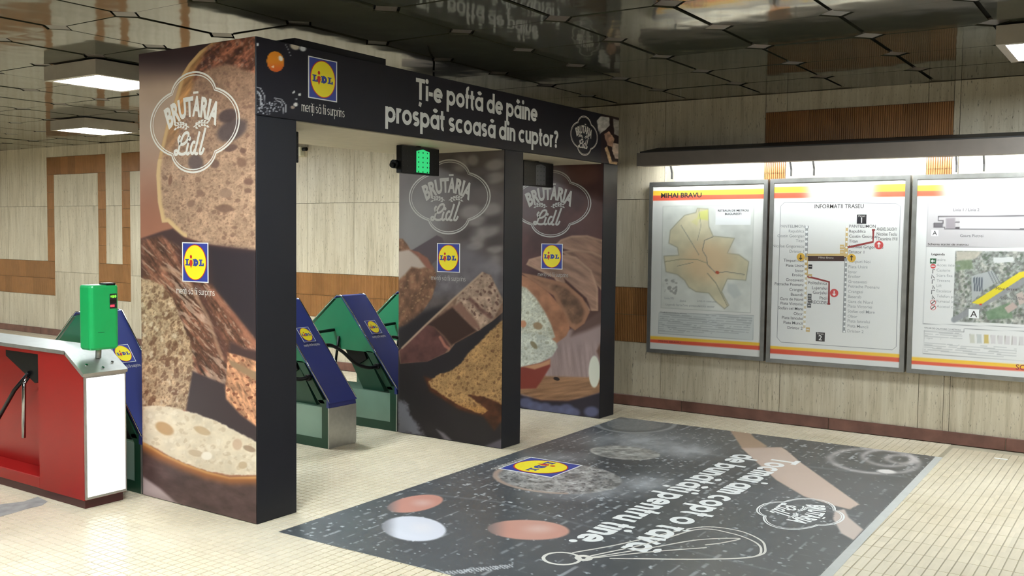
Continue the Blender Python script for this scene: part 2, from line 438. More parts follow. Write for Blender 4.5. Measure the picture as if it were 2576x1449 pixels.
def glyph(ch, w):
    """geometric stroke letter: (advance, [polylines], [dots]); x-height 1"""
    h = w/2; r = .5-h; S = []; D = []; A = 1.0
    base = {'ă': 'a', 'â': 'a', 'ț': 't', 'Ț': 'T'}.get(ch, ch)
    if base in 'oabdpq': S.append(arc(.5, .5, r, r, 0, 360, 28))
    if base == 'a': S.append([(1-h, 0), (1-h, 1)])
    elif base == 'b': S.append([(h, 0), (h, 1.45)])
    elif base == 'd': S.append([(1-h, 0), (1-h, 1.45)])
    elif base == 'p': S.append([(h, -.45), (h, 1)])
    elif base == 'c': S.append(arc(.5, .5, r, r, 48, 312, 22)); A = .9
    elif base == 'e': S += [arc(.5, .5, r, r, 0, 318, 24), [(h, .5), (1-h*.3, .5)]]
    elif base == 'i': S.append([(h, 0), (h, 1)]); D.append((h, 1.3, w*.62)); A = w
    elif base == 'n': q = .40-h; S += [[(h, 0), (h, 1)], arc(.40, 1-h-q, q, q, 180, 0)+[(.80-h, 0)]]; A = .8
    elif base == 'm': q = .34-h; S += [[(h, 0), (h, 1)], arc(.34, 1-h-q, q, q, 180, 0)+[(.68-h, 0)], arc(1.02-w, 1-h-q, q, q, 180, 0)+[(1.36-w-h, 0)]]; A = 1.36-w
    elif base == 'u': q = .40-h; S += [[(.80-h, 0), (.80-h, 1)], [(h, 1)]+arc(.40, h+q, q, q, 180, 360)]; A = .8
    elif base == 'r': q = .34-h; S += [[(h, 0), (h, 1)], arc(.34, 1-h-q, q, q, 180, 55)]; A = .5
    elif base == 't': S += [[(.22, 1.32)]+[(.22, .25)]+arc(.22+.16, .16+h*.6, .16, .16, 180, 285, 6), [(0, 1-h), (.5, 1-h)]]; A = .52
    elif base == 'f': S += [[(.2, 0), (.2, 1.2)]+arc(.38, 1.24, .18, .2, 180, 75, 8), [(0, 1-h), (.48, 1-h)]]; A = .5
    elif base == 's':
        q = (1-w)/4; S.append(arc(.36, 1-h-q, .36-h, q, 35, 270, 16)+arc(.36, h+q, .36-h, q, 90, -145, 16)[1:]); A = .72
    elif base == 'v': S += [[(h*.8, 1), (.42, 0)], [(.42, 0), (.84-h*.8, 1)]]; A = .84
    elif base == 'T': S += [[(0, 1.4-h), (.95, 1.4-h)], [(.475, 0), (.475, 1.4)]]; A = .95
    elif base == '-': S.append([(0, .5), (.42, .5)]); A = .42
    elif base == '.': D.append((h, h*1.1, w*.62)); A = w
    elif base == '?': S.append(arc(.36, 1.05, .36-h, .36-h, 165, -60, 14)+[(.36, .58), (.36, .38)]); D.append((.36, h*1.1, w*.62)); A = .75
    elif base == ' ': A = .30
    if ch == 'ă': S.append(arc(.55, 1.42, .17, .17, 200, 340, 8))
    if ch == 'â': S += [[(.36, 1.17), (.52, 1.38)], [(.52, 1.38), (.68, 1.17)]]
    if ch == 'ț': S.append([(.30, -.14), (.22, -.42)])
    if ch == 'Ț': S.append([(.50, -.16), (.40, -.44)])
    return A, S, D

class Sheet:
    """flat shapes lying on a frame, h above it, collected in one multi-material mesh"""
    def __init__(s, fr): s.fr = fr; s.mb = MB(); s.mats = []; s.k = 0
    def up(s, h): s.k += 1; return h + (s.k % 6)*.00003
    def mi(s, m):
        if m not in s.mats: s.mats.append(m)
        return s.mats.index(m)
    def poly(s, pts, m, h): h = s.up(h); s.mb.add([s.fr.P(a, b, h) for a, b in pts], [list(range(len(pts)))], s.mi(m)); return s
    def rect(s, a0, a1, b0, b1, m, h): return s.poly([(a0, b0), (a1, b0), (a1, b1), (a0, b1)], m, h)
    def ell(s, a, b, ra, rb, m, h, n=28, rot=0.):
        c, q = math.cos(rot), math.sin(rot)
        return s.poly([(a+ra*math.cos(t)*c-rb*math.sin(t)*q, b+ra*math.cos(t)*q+rb*math.sin(t)*c) for t in (2*math.pi*i/n for i in range(n))], m, h)
    def ribbon(s, pts, w, m, h, closed=False):
        P = np.array(pts, float); n = len(P); h = s.up(h)
        if closed: d = np.roll(P, -1, 0)-np.roll(P, 1, 0)
        else: d = np.gradient(P, axis=0)
        d /= np.maximum(np.linalg.norm(d, axis=1, keepdims=True), 1e-9)
        nn = np.stack([-d[:, 1], d[:, 0]], 1); ww = np.asarray(w)/2
        if np.ndim(ww): ww = ww[:, None]
        A = P+nn*ww; B = P-nn*ww
        vs = [s.fr.P(a, b, h) for a, b in A]+[s.fr.P(a, b, h) for a, b in B]
        k = n if closed else n-1
        s.mb.add(vs, [(n+i, n+(i+1) % n, (i+1) % n, i) for i in range(k)], s.mi(m)); return s
    def text(s, st, a, b, h, size, m, align='l', off=0., width=None, warp=None):
        v, f = text2d(st, off)
        if not len(v): return s
        x0, x1 = v[:, 0].min(), v[:, 0].max(); sx = size if width is None else width/(x1-x0)
        q = np.stack([(v[:, 0]-x0)*sx, v[:, 1]*size], 1); wd = (x1-x0)*sx
        q[:, 0] += {'l': 0, 'c': -wd/2, 'r': -wd}[align]
        if warp: q = np.array([warp(x, y) for x, y in q])
        s.mb.add([s.fr.P(a+x, b+y, h) for x, y in q], f, s.mi(m)); return s
    def geo(s, st, p0, p1, xh, m, h, w=.24, gap=.16):
        """stroke lettering from baseline point p0 to p1 (frame coordinates), x-height xh"""
        p0 = np.array(p0, float); e = np.array(p1, float)-p0; Ln = np.linalg.norm(e); e /= Ln; up = np.array((-e[1], e[0]))
        gl = [glyph(c, w) for c in st]; tot = sum(g[0] for g in gl)+gap*(len(gl)-1); sx = Ln/tot; x = 0.; xh = xh or sx
        def T(q): return p0+e*((x+q[0])*sx)+up*(q[1]*xh)
        for A, S, D in gl:
            for l in S:
                L = [T(q) for q in l]
                s.ribbon(L, w*(sx+xh)/2, m, h)
            for cx, cy, r in D:
                c = T((cx, cy)); s.poly([c+e*r*sx*math.cos(t)+up*r*xh*math.sin(t) for t in (2*math.pi*i/16 for i in range(16))], m, h)
            x += A+gap
        return s
    def logo(s, c, w, h, ey=None):
        """blue square with a yellow disc, red ring and lettering"""
        a, b = c; k = w/2; hh = w if ey is None else ey; j = hh/2
        s.rect(a-k, a+k, b-j, b+j, PWHITE, h); s.rect(a-k*.93, a+k*.93, b-j*.95, b+j*.95, PBLUE, h+.0006)
        s.ell(a, b, k*.87, j*.90, PRED, h+.0012, 40); s.ell(a, b, k*.82, j*.86, PYEL, h+.0018, 40)
        z = h+.0024; u = k*.30; v = j*.30; y0 = b-j*.16
        def R(x0, x1, v0, v1, m=PBLUE): s.rect(a+x0*k, a+x1*k, y0+v0*v, y0+v1*v, m, z)
        for x in (-.70, .34):
            R(x+.04, x+.17, 0, 1); R(x-.03, x+.24, .86, 1.04); R(x-.03, x+.34, -.04, .17); R(x+.24, x+.34, -.04, .42)
        R(.02-.12, .10-.04, 0, 1); R(-.16, .05, .86, 1.04); R(-.16, .05, -.04, .14)
        s.ribbon([(a+k*x, y0+v*y) for x, y in arc(-.02, .5, .22, .42, -90, 90, 10)], k*.13, PBLUE, z+.0002)
        s.poly([(a+k*x, y0+v*y) for x, y in ((-.29, .42), (-.15, .72), (-.29, 1.0), (-.43, .72))][::1], PRED, z+.0004)
        s.poly([(a+k*x, y0+v*y) for x, y in ((-.29, -.5), (-.16, .45), (-.29, .9), (-.42, .45))], PRED, z+.0005)
        s.ell(a-k*.29, y0+v*1.45, k*.085, v*.30, PRED, z+.0004, 14)
        return s
    def tagline(s, c, w, xh, m, h, dirn=(1, 0)):
        d = np.array(dirn, float)*w/2; c = np.array(c)
        return s.geo('meriți să fii surprins', c-d, c+d, xh, m, h, .13, .14)
    def badge(s, T, m, h, line=.018):
        """bakery badge in normalised coordinates (width 2, centre 0,0); T maps to frame coordinates"""
        def Q(l): return [T(x, y) for x, y in l]
        k = np.linalg.norm(np.array(T(1, 0))-np.array(T(0, 0)))
        def out(f):
            pts = []
            cusp = [(-.50, .70), (.50, .70), (.50, -.70), (-.50, -.70)]
            mid = [(0, 1.10), (1.0, 0), (0, -1.10), (-1.0, 0)]
            for i in range(4):
                A, M, B = np.array(cusp[i]), np.array(mid[i]), np.array(cusp[(i+1) % 4])
                ax, ay, bx, by, cx, cy = *A, *M, *B; dd = 2*(ax*(by-cy)+bx*(cy-ay)+cx*(ay-by))
                ux = ((ax*ax+ay*ay)*(by-cy)+(bx*bx+by*by)*(cy-ay)+(cx*cx+cy*cy)*(ay-by))/dd
                uy = ((ax*ax+ay*ay)*(cx-bx)+(bx*bx+by*by)*(ax-cx)+(cx*cx+cy*cy)*(bx-ax))/dd
                a0 = math.atan2(ay-uy, ax-ux); a1 = math.atan2(cy-uy, cx-ux); R = math.hypot(ax-ux, ay-uy)
                while a1 > a0: a1 -= 2*math.pi
                for q in range(18): t = a0+(a1-a0)*q/18; pts.append(((ux+R*math.cos(t))*f, (uy+R*math.sin(t))*f))
            return pts
        s.ribbon(Q(out(1.0)), line*k*1.5, m, h, True); s.ribbon(Q(out(.945)), line*k*.9, m, h, True)
        v, f = text2d('BRUTARIA', .045); x0, x1 = v[:, 0].min(), v[:, 0].max()
        q = []
        for x, y in v:
            X = ((x-x0)/(x1-x0)-.5)*1.31; yy = (y+.045)/.79
            q.append(T(X*(.81+.20*yy)-.03, .13+.46*yy-.58*X*X))
        s.mb.add([s.fr.P(a, b, h) for a, b in q], f, s.mi(m))
        s.poly(Q([(.005, .625), (.12, .625), (.12, .675), (.005, .675)]), m, h)
        for sg in (-1, 1):
            s.ribbon(Q([(sg*.05-.045, -.10), (sg*.20-.045, -.02), (sg*.36-.045, -.04)]), .016*k, m, h)
            for i in range(5):
                x = sg*(.09+.062*i)-.045; y = -.075+.05*math.sin(i*.75)
                for t in (-1, 1):
                    c = T(x+sg*.02, y+t*.04); a = T(x+sg*.070, y+t*.07)
                    d = (np.array(a)-np.array(c)); nn = np.array((-d[1], d[0]))*.38
                    s.poly([np.array(c)-d*.4, np.array(c)+nn, np.array(c)+d, np.array(c)-nn], m, h)
        def sc(l): return Q([(-.445+.735*x, -.714+.587*y) for x, y in l])
        S1 = [[(.20, .76), (.14, .63), (.16, .50), (.21, .43), (.30, .43), (.39, .52), (.45, .67), (.455, .81), (.40, .85), (.32, .80), (.24, .61), (.18, .39), (.14, .20), (.09, .06), (.03, .06), (.02, .17), (.09, .19), (.18, .07), (.29, .05), (.38, .10)],
              [(.45, .47), (.395, .15), (.42, .04), (.49, .10)], [(.67, .46), (.60, .47), (.535, .30), (.53, .10), (.59, .06), (.655, .20)], [(.80, .86), (.70, .35), (.65, .10), (.69, .03), (.74, .07)],
              [(.98, .98), (.88, .50), (.80, .12), (.81, .04), (.87, .06), (.93, .24)]]
        for l in S1:
            L = sc([tuple(p) for p in smooth_path(l, 5)]); c = 0
            while c < len(L)-1: s.ribbon(L[c:c+9], .044*k, m, h); c += 7
        c = sc([(.49, .62)])[0]; s.ell(c[0], c[1], .035*k, .035*k, m, h, 10)
        return s
    def build(s, name, parent, label=None):
        o = s.mb.build(name, s.mats, parent)
        if label: o['label'] = label
        return o
def slogan(fr, st, p0, p1, m, h, parent, w=.27, gap=.07, name='slogan_word'):
    """geometric lettering along p0-p1, one part for each word"""
    p0 = np.array(p0, float); p1 = np.array(p1, float)
    adv = lambda t: sum(glyph(c, w)[0] for c in t)+gap*(len(t)-1)
    tot = adv(st); x = 0.; e = p1-p0; k = np.linalg.norm(e)/tot
    for wd in st.split(' '):
        a = adv(wd); sh = Sheet(fr); sh.geo(wd, p0+e*(x/tot), p0+e*((x+a)/tot), k, m, h, w, gap); sh.build(name, parent)
        x += a+gap+.30+gap
PWHITE = mat('print_white', (238, 238, 236), .45, var=.01)
PSOFT = mat('print_soft_white', (222, 217, 208), .45, var=.02)
PDIM = mat('print_thin_shaded_white', (176, 171, 165), .45, var=.02)  # thin white print, with the dim light on middle and right pillars put in
PBLUE = mat('print_blue', (52, 66, 150), .4, var=.02)
PYEL = mat('print_yellow', (246, 226, 40), .4, var=.02)
PRED = mat('print_red', (206, 52, 40), .4, var=.02)
PBLACK = mat('print_black', (38, 36, 42), .45, var=.03)

# ------------------------------------------------------------------ printed pictures (colour stored per point of the sheet)
def hsh(i, j, k=0.):
    v = np.sin(i*127.1+j*311.7+k*74.7)*43758.5453; return v-np.floor(v)
def vnoise(x, y, k=0.):
    i, j = np.floor(x), np.floor(y); u, v = x-i, y-j; u = u*u*(3-2*u); v = v*v*(3-2*v)
    return (hsh(i, j, k)*(1-u)+hsh(i+1, j, k)*u)*(1-v)+(hsh(i, j+1, k)*(1-u)+hsh(i+1, j+1, k)*u)*v
def fbm(x, y, o=4, k=0.):
    s = 0; a = .5; t = 0
    for q in range(o): s = s+a*vnoise(x*2**q, y*2**q, k+q*7); t += a; a *= .55
    return s/t
def worley(x, y, k=0.):
    i, j = np.floor(x), np.floor(y); best = np.full(x.shape, 9.); rid = np.zeros(x.shape)
    for a in (-1, 0, 1):
        for b in (-1, 0, 1):
            cx, cy = i+a, j+b; px = cx+hsh(cx, cy, k); py = cy+hsh(cx, cy, k+5)
            d = np.hypot(x-px, y-py); m = d < best; best = np.where(m, d, best); rid = np.where(m, hsh(cx, cy, k+9), rid)
    return best, rid
def sstep(t): t = np.clip(t, 0, 1); return t*t*(3-2*t)
class Paint:
    def __init__(s, x, y): s.x, s.y = x, y; s.c = np.zeros((len(x), 3))
    def sd(s, pts):
        P = np.array(pts, float); d = np.full(s.x.shape, 1e9); ins = np.zeros(s.x.shape, bool)
        for (ax, ay), (bx, by) in zip(P, np.roll(P, -1, 0)):
            ex, ey = bx-ax, by-ay; t = np.clip(((s.x-ax)*ex+(s.y-ay)*ey)/max(ex*ex+ey*ey, 1e-9), 0, 1)
            d = np.minimum(d, np.hypot(s.x-ax-t*ex, s.y-ay-t*ey))
            c = ((ay > s.y) != (by > s.y)) & (s.x < (bx-ax)*(s.y-ay)/(by-ay if abs(by-ay) > 1e-9 else 1e-9)+ax); ins ^= c
        return np.where(ins, d, -d)
    def mix(s, m, rgb):
        rgb = np.asarray(rgb, float); m = np.clip(m, 0, 1)[:, None]; s.c = s.c*(1-m)+rgb*m; return s
    def poly(s, pts, rgb, soft=2., al=1., rough=0., rs=.12):
        d = s.sd(pts)
        if rough: d = d+rough*(fbm(s.x*rs, s.y*rs, 3, 3)-.5)*2
        m = sstep(d/soft+.5)*al; s.mix(m, rgb); return m
    def ell(s, cx, cy, rx, ry, rgb, rot=0., soft=.06, al=1.):
        c, q = math.cos(math.radians(rot)), math.sin(math.radians(rot)); u = (s.x-cx)*c+(s.y-cy)*q; v = -(s.x-cx)*q+(s.y-cy)*c
        r = np.hypot(u/rx, v/ry); m = sstep((1-r)/soft+.5)*al; s.mix(m, rgb); return m, r
    def line(s, pts, w, rgb, al=1., soft=1.5):
        P = np.array(pts, float); d = np.full(s.x.shape, 1e9)
        for (ax, ay), (bx, by) in zip(P[:-1], P[1:]):
            ex, ey = bx-ax, by-ay; t = np.clip(((s.x-ax)*ex+(s.y-ay)*ey)/max(ex*ex+ey*ey, 1e-9), 0, 1)
            d = np.minimum(d, np.hypot(s.x-ax-t*ex, s.y-ay-t*ey))
        s.mix(sstep((w/2-d)/soft+.5)*al, rgb)
    def grain(s, m, amp, sx, sy=None, rot=0., k=0., o=4):
        sy = sy or sx; c, q = math.cos(math.radians(rot)), math.sin(math.radians(rot)); u = s.x*c+s.y*q; v = -s.x*q+s.y*c
        n = (fbm(u*sx, v*sy, o, k)-.5)*2*amp; s.c = np.clip(s.c*(1+np.clip(m, 0, 1)*n)[:, None] if np.ndim(m) else s.c*(1+m*n)[:, None], 0, 255)
    def pores(s, m, sx, sy, rgb, thr=.30, k=0., rot=0., al=.8):
        c, q = math.cos(math.radians(rot)), math.sin(math.radians(rot)); u = s.x*c+s.y*q; v = -s.x*q+s.y*c
        d, r = worley(u*sx+.9*fbm(s.x*.05, s.y*.05, 3, k), v*sy+.9*fbm(s.x*.05, s.y*.05, 3, k+6), k); d = d+.22*(fbm(s.x*.22, s.y*.22, 2, k+8)-.5); t = thr*(.15+1.2*r*r)
        s.mix(np.clip(m, 0, 1)*sstep((t-d)/.16+.5)*al*(.4+.6*r), rgb)
def print_mat(name, rough=.45, spec=.5):
    m = bpy.data.materials.new(name); m.use_nodes = True; N = m.node_tree.nodes; L = m.node_tree.links; b = N['Principled BSDF']
    a = N.new('ShaderNodeAttribute'); a.attribute_name = 'print'; L.new(a.outputs['Color'], b.inputs['Base Color'])
    b.inputs['Roughness'].default_value = rough; b.inputs['Specular IOR Level'].default_value = spec; return m
PRINT = print_mat('printed_board', .45, .3); PRINTF = print_mat('printed_floor_film', .3, 1.0); PRINTM = print_mat('printed_paper', .6)
def print_grid(name, fr, a0, a1, b0, b1, nu, nv, h, fn, parent, m=None, gain=1., label=None, root=None):
    A, B = np.meshgrid(np.linspace(a0, a1, nu+1), np.linspace(b0, b1, nv+1)); A = A.ravel(); B = B.ravel()
    P = fr.O+np.outer(A, fr.ex)+np.outer(B, fr.ey)+fr.n*h
    x, y = proj(P); pt = Paint(x, y); pt.a, pt.b = A, B; fn(pt)
    c = np.clip(lin(np.clip(pt.c, 0, 255))*gain, 0, .92)
    r = parent
    while r is not None and r.parent is not None: r = r.parent
    Q = (P-ORG.get(r, np.zeros(3))).astype(np.float32)
    me = bpy.data.meshes.new(name); me.vertices.add(len(Q)); me.vertices.foreach_set('co', Q.ravel())
    i = np.arange(nu*nv); r0 = i//nu*(nu+1)+i % nu
    lo = np.stack([r0, r0+1, r0+nu+2, r0+nu+1], 1).ravel().astype(np.int32)
    me.loops.add(len(lo)); me.loops.foreach_set('vertex_index', lo); me.polygons.add(len(i))
    me.polygons.foreach_set('loop_start', (i*4).astype(np.int32)); me.update(calc_edges=True)
    at = me.color_attributes.new('print', 'FLOAT_COLOR', 'POINT'); at.data.foreach_set('color', np.concatenate([c, np.ones((len(c), 1))], 1).astype(np.float32).ravel())
    me.materials.append(m or PRINT); me.validate()
    o = link(bpy.data.objects.new(name, me), parent)
    if label: o['label'] = label
    return o

# ------------------------------------------------------------------ the bakery pictures (coordinates read off the photograph)
def Z(o, s, *pts): return [(o[0]+x/s, o[1]+y/s) for x, y in pts]
def crumb(p, m, k, rgbdark, sx=.06, sy=.07, rot=0., thr=.34):
    p.grain(m, .16, .05, .05, k=k); p.grain(m, .16, .25, .25, k=k+3)
    p.pores(m, sx, sy, rgbdark, thr*.85, k, rot, .6); p.pores(m, sx*1.9, sy*1.9, rgbdark, thr*.8, k+2, rot, .5); p.pores(m, sx*3.4, sy*3.4, rgbdark, thr*.8, k+4, rot, .35)
def poster_left(p):
    x, y = p.x, p.y; o4, o5, o6 = (330, 60), (330, 540), (330, 950)
    t = sstep((y-140)/90); p.c = np.array((58, 42, 44))*(1-t)[:, None]+np.array((172, 145, 124))*t[:, None]
    t = sstep((y-300)/260)[:, None]; p.c = p.c*(1-t)+np.array((158, 106, 84))*t
    p.grain(1, .07, .01, .01)
    # upper slice
    sl = Z(o4, 2.898, (905, 80), (700, 95), (600, 130), (500, 200), (420, 290), (370, 370), (325, 530), (262, 720), (213, 920), (192, 1010), (183, 1100), (195, 1300), (225, 1449)) + \
        Z(o5, 3.149, (290, 60), (340, 110), (400, 170), (520, 205), (620, 235), (860, 270), (1000, 288), (1000, 0)) + [(652, 88)]
    m = p.poly(sl, (150, 116, 94), 3)
    t = sstep((y-150)/350)[:, None]*m[:, None]; p.c = p.c*(1-t*.55)+np.array((190, 158, 130))*t*.55
    crumb(p, m, 1, (112, 82, 68))
    d = p.sd(sl)
    cr = sstep((34-d)/16+.5)*m*sstep((430-y)/120)*sstep((585-x)/40)                       # crust along the rim
    p.mix(cr, (168, 120, 74)); p.grain(cr, .5, .02, .10, rot=-50, k=11); p.mix(sstep((8-d)/6+.5)*m*sstep((470-y)/100)*sstep((585-x)/40), (196, 158, 108))
    tp = p.poly(Z(o4, 2.898, (905, 78), (690, 95), (560, 170), (470, 330), (450, 420), (560, 330), (700, 290), (905, 360)), (120, 74, 56), 14)
    p.grain(tp, .75, .018, .10, rot=-38, k=21); p.grain(tp, .5, .12, .12, k=23); p.pores(tp, .09, .07, (172, 140, 124), .30, 31, 0, .5); p.pores(tp, .07, .06, (70, 42, 40), .32, 35, 0, .6)
    p.mix(sstep((10-d)/9+.5)*m*(y > 400)*(x < 470), (205, 172, 126))
    for cx, cy, rx, ry, r, c in ((735, 775, 120, 72, -28, (78, 66, 66)), (705, 670, 72, 48, -20, (70, 56, 56)), (470, 1010, 55, 60, 0, (92, 78, 76)), (690, 1235, 48, 34, 0, (140, 112, 94)),
                                 (680, 1345, 62, 30, 0, (112, 84, 70)), (725, 905, 52, 26, -15, (96, 72, 64)), (805, 1010, 36, 34, 0, (118, 88, 72)), (855, 1150, 36, 24, 0, (110, 80, 68)),
                                 (435, 1310, 30, 24, -30, (128, 98, 82)), (500, 1228, 24, 22, 0, (126, 96, 80)), (285, 1140, 14, 38, 8, (120, 84, 66)), (815, 925, 24, 20, 0, (104, 76, 64)),
                                 (850, 1215, 26, 18, 0, (112, 84, 70)), (610, 1020, 34, 32, 0, (108, 82, 72)), (430, 860, 30, 26, 0, (112, 84, 74))):
        q = Z(o4, 2.898, (cx, cy))[0]; p.ell(q[0], q[1], rx/2.898, ry/2.898, c, r, .5, .85)
    # dark gap and the second loaf
    p.poly(Z(o5, 3.149, (75, 190), (250, 130), (330, 110), (420, 180), (620, 240), (1000, 288), (1010, 1449), (75, 1449)), (72, 52, 50), 8)
    p.poly(Z(o5, 3.149, (600, 245), (1000, 288), (1010, 1000), (820, 800), (640, 560)), (50, 42, 46), 30)
    m = p.poly(Z(o5, 3.149, (80, 200), (240, 170), (380, 260), (430, 420), (640, 560), (800, 780), (1000, 1010), (1010, 1080), (900, 1060), (780, 1000), (770, 1120), (740, 1449), (480, 1449), (470, 1000), (330, 680), (90, 520)), (112, 74, 58), 14)
    p.grain(m, .75, .016, .13, rot=56, k=5); p.grain(m, .3, .12, .12, k=8)
    p.pores(m*sstep((x-400)/60), .05, .16, (206, 180, 160), .26, 15, 56, .45); q = sstep((fbm(x*.02+y*.011, y*.11-x*.09, 4, 33)-.56)/.12)*m; p.mix(q*.55, (204, 176, 156))
    p.line(Z(o5, 3.149, (380, 300), (560, 650), (760, 1130)), 20, (70, 44, 40), .6, 14); p.line(Z(o5, 3.149, (240, 420), (420, 480), (600, 800), (720, 1140)), 9, (190, 150, 122), .55, 8)
    p.line(Z(o5, 3.149, (640, 610), (800, 790), (990, 1040)), 14, (158, 104, 82), .7, 10)
    # cut face of the second loaf
    m = p.poly(Z(o5, 3.149, (75, 505), (140, 510), (260, 570), (330, 680), (400, 850), (465, 1000), (490, 1150), (490, 1330)) + Z(o6, 3.633, (545, 100), (540, 200), (500, 300), (300, 280), (100, 280)), (182, 152, 122), 6, rough=4)
    crumb(p, m, 41, (98, 66, 48), .075, .05, 25, .44); p.pores(m, .045, .03, (104, 70, 52), .30, 47, 20); p.pores(m, .06, .05, (222, 202, 176), .24, 49, 0, .6)
    # broken piece on the right
    m = p.poly(Z(o6, 3.633, (870, 0), (855, 190), (960, 300), (1060, 390), (1175, 470), (1175, -140), (1000, -200), (880, -230)), (192, 138, 104), 5)
    p.grain(m, .55, .05, .16, rot=62, k=61); p.pores(m, .07, .09, (112, 62, 44), .30, 63); p.poly(Z(o5, 3.149, (765, 1140), (1010, 1260), (1010, 1330), (860, 1240), (790, 1200)), (150, 120, 92), 6)
    # shadow and lower slice
    m = p.poly(Z(o6, 3.633, (560, -60), (850, 60), (870, 200), (1000, 340), (1175, 470), (1175, 650), (700, 420), (500, 300)), (62, 50, 52), 8)
    m = p.poly(Z(o6, 3.633, (100, 560), (200, 640), (300, 700), (500, 790), (700, 860), (900, 910), (1175, 900), (1175, 1400), (100, 1400)), (84, 64, 62), 6)
    p.grain(m, .30, .03, .05, rot=20, k=71)
    e = p.sd(Z(o6, 3.633, (100, -300), (100, 590), (200, 640), (300, 700), (500, 790), (700, 860), (900, 905), (1175, 905), (1175, -300)))
    p.mix(sstep((e+30)/26)*m, (160, 100, 58)); p.mix(sstep((e+9)/8)*m, (202, 148, 92))
    m = p.poly(Z(o6, 3.633, (100, 265), (200, 255), (350, 265), (600, 330), (800, 405), (1000, 510), (1175, 600), (1175, 890), (900, 890), (700, 855), (500, 785), (300, 690), (200, 630), (100, 580)), (216, 200, 176), 5, rough=2)
    p.grain(m, .10, .04, .04, k=81); p.pores(m, .05, .07, (180, 154, 124), .30, 82, 20, .4); p.pores(m, .05, .06, (238, 226, 208), .30, 85, 0, .4)
    for cx, cy, rx, ry, r, c in ((305, 465, 90, 52, 28, (178, 136, 92)), (650, 485, 78, 34, 22, (186, 156, 120)), (590, 690, 70, 30, 12, (188, 164, 136)), (690, 715, 50, 38, 0, (240, 230, 216)), (970, 610, 44, 52, 0, (196, 164, 138)), (1080, 650, 60, 26, 20, (150, 122, 100)), (1020, 800, 40, 34, 0, (186, 160, 128))):
        q = Z(o6, 3.633, (cx, cy))[0]; p.ell(q[0], q[1], rx/3.633, ry/3.633, c, r, .4, .8)
    m = p.poly(Z(o6, 3.633, (100, 900), (260, 1010), (420, 1150), (560, 1240), (100, 1100)), (180, 160, 160), 10)
    p.mix(sstep((y-1225-(x-363)*.24)/40)*.6, (108, 88, 80))
def poster_mid(p):
    x, y = p.x, p.y; oA, sA, oB, sB = (980, 340), 3.622, (980, 680), 3.15
    p.c[:] = (92, 82, 80); p.grain(1, .18, .012, .012, k=2)
    p.ell(1055, 560, 60, 110, (140, 136, 136), 20, 1.2, .8); p.ell(1100, 480, 50, 30, (112, 104, 104), 0, 1.2, .6)
    for cx, cy, rx, ry in ((960, 270, 70, 40), (960, 390, 80, 40), (640, 260, 60, 60), (760, 230, 40, 40), (930, 680, 70, 50), (740, 700, 80, 50), (800, 780, 70, 40), (900, 870, 80, 50), (960, 1040, 60, 30), (900, 1150, 90, 60), (940, 1220, 60, 40), (800, 920, 60, 60), (780, 1010, 60, 30)):
        q = Z(oA, sA, (cx, cy))[0]; p.ell(q[0], q[1], rx/sA*1.2, ry/sA*1.2, (142, 133, 130), -10, .9, .75)
    for cx, cy in ((560, 250), (820, 420), (940, 780), (700, 900), (980, 960), (840, 1120)):
        q = Z(oA, sA, (cx, cy))[0]; p.ell(q[0], q[1], 26, 14, (66, 58, 58), -20, 1.2, .6)
    p.poly(Z(oA, sA, (430, 1150), (700, 1000), (1040, 1200), (1040, 1449), (600, 1449), (400, 1449)), (112, 106, 112), 40, .7); p.grain(sstep((y-650)/60), .2, .05, .05, k=4)
    p.poly(Z(oA, sA, (150, 1080), (430, 912), (480, 935), (495, 975), (440, 1130), (380, 1180), (300, 1160)), (84, 72, 76), 4)      # knife
    m = p.poly(Z(oA, sA, (70, 940), (120, 945), (165, 1000), (190, 1045), (260, 1065), (345, 1120), (400, 1200), (425, 1260), (420, 1380)) + Z(oB, sB, (370, 100), (335, 220), (260, 330), (150, 430), (60, 460)), (118, 84, 64), 4)
    p.grain(m, .4, .08, .05, k=6); p.pores(m, .12, .12, (150, 116, 86), .3, 8)
    p.poly(Z(oA, sA, (70, 1060), (180, 1045), (260, 1110), (330, 1200), (280, 1215), (200, 1200), (140, 1270), (70, 1330)), (176, 158, 146), 8); p.poly(Z(oA, sA, (180, 1045), (260, 1065), (345, 1120), (400, 1230), (340, 1210), (250, 1090)), (136, 88, 72), 6)
    p.poly(Z(oB, sB, (60, 470), (260, 330), (480, 260), (890, 330), (900, 1500), (60, 1500)), (40, 34, 36), 20)
    m = p.poly(Z(oB, sB, (70, 640), (290, 425), (500, 230), (740, 15), (800, 40), (900, 240), (900, 330), (820, 400), (700, 480), (520, 580), (470, 645), (300, 722), (85, 740)), (130, 100, 82), 3)
    p.grain(m, .3, .06, .06, k=12)
    m = p.poly(Z(oB, sB, (545, 200), (740, 20), (800, 40), (900, 240), (820, 390), (700, 480), (505, 330)), (158, 132, 114), 6); p.grain(m, .35, .1, .1, k=14); p.pores(m, .12, .09, (84, 56, 48), .34, 16, -35)
    p.line(Z(oB, sB, (640, 230), (730, 320), (800, 370)), 10, (92, 58, 52), .7, 8)
    p.poly(Z(oB, sB, (290, 435), (500, 290), (610, 400), (690, 480), (490, 595), (430, 520), (350, 450)), (58, 38, 32), 9); p.poly(Z(oB, sB, (500, 290), (560, 250), (690, 400), (720, 470), (660, 450)), (126, 92, 78), 9)
    m = p.poly(Z(oB, sB, (78, 640), (290, 430), (350, 450), (430, 530), (480, 600), (440, 655), (300, 722), (88, 738)), (88, 56, 52), 4); p.grain(m, .25, .05, .05, k=18)
    p.line(Z(oB, sB, (100, 615), (290, 430), (500, 232), (735, 20)), 5, (176, 150, 128), .8, 4); p.line(Z(oB, sB, (400, 530), (440, 600), (470, 620)), 7, (166, 108, 90), .8, 4)
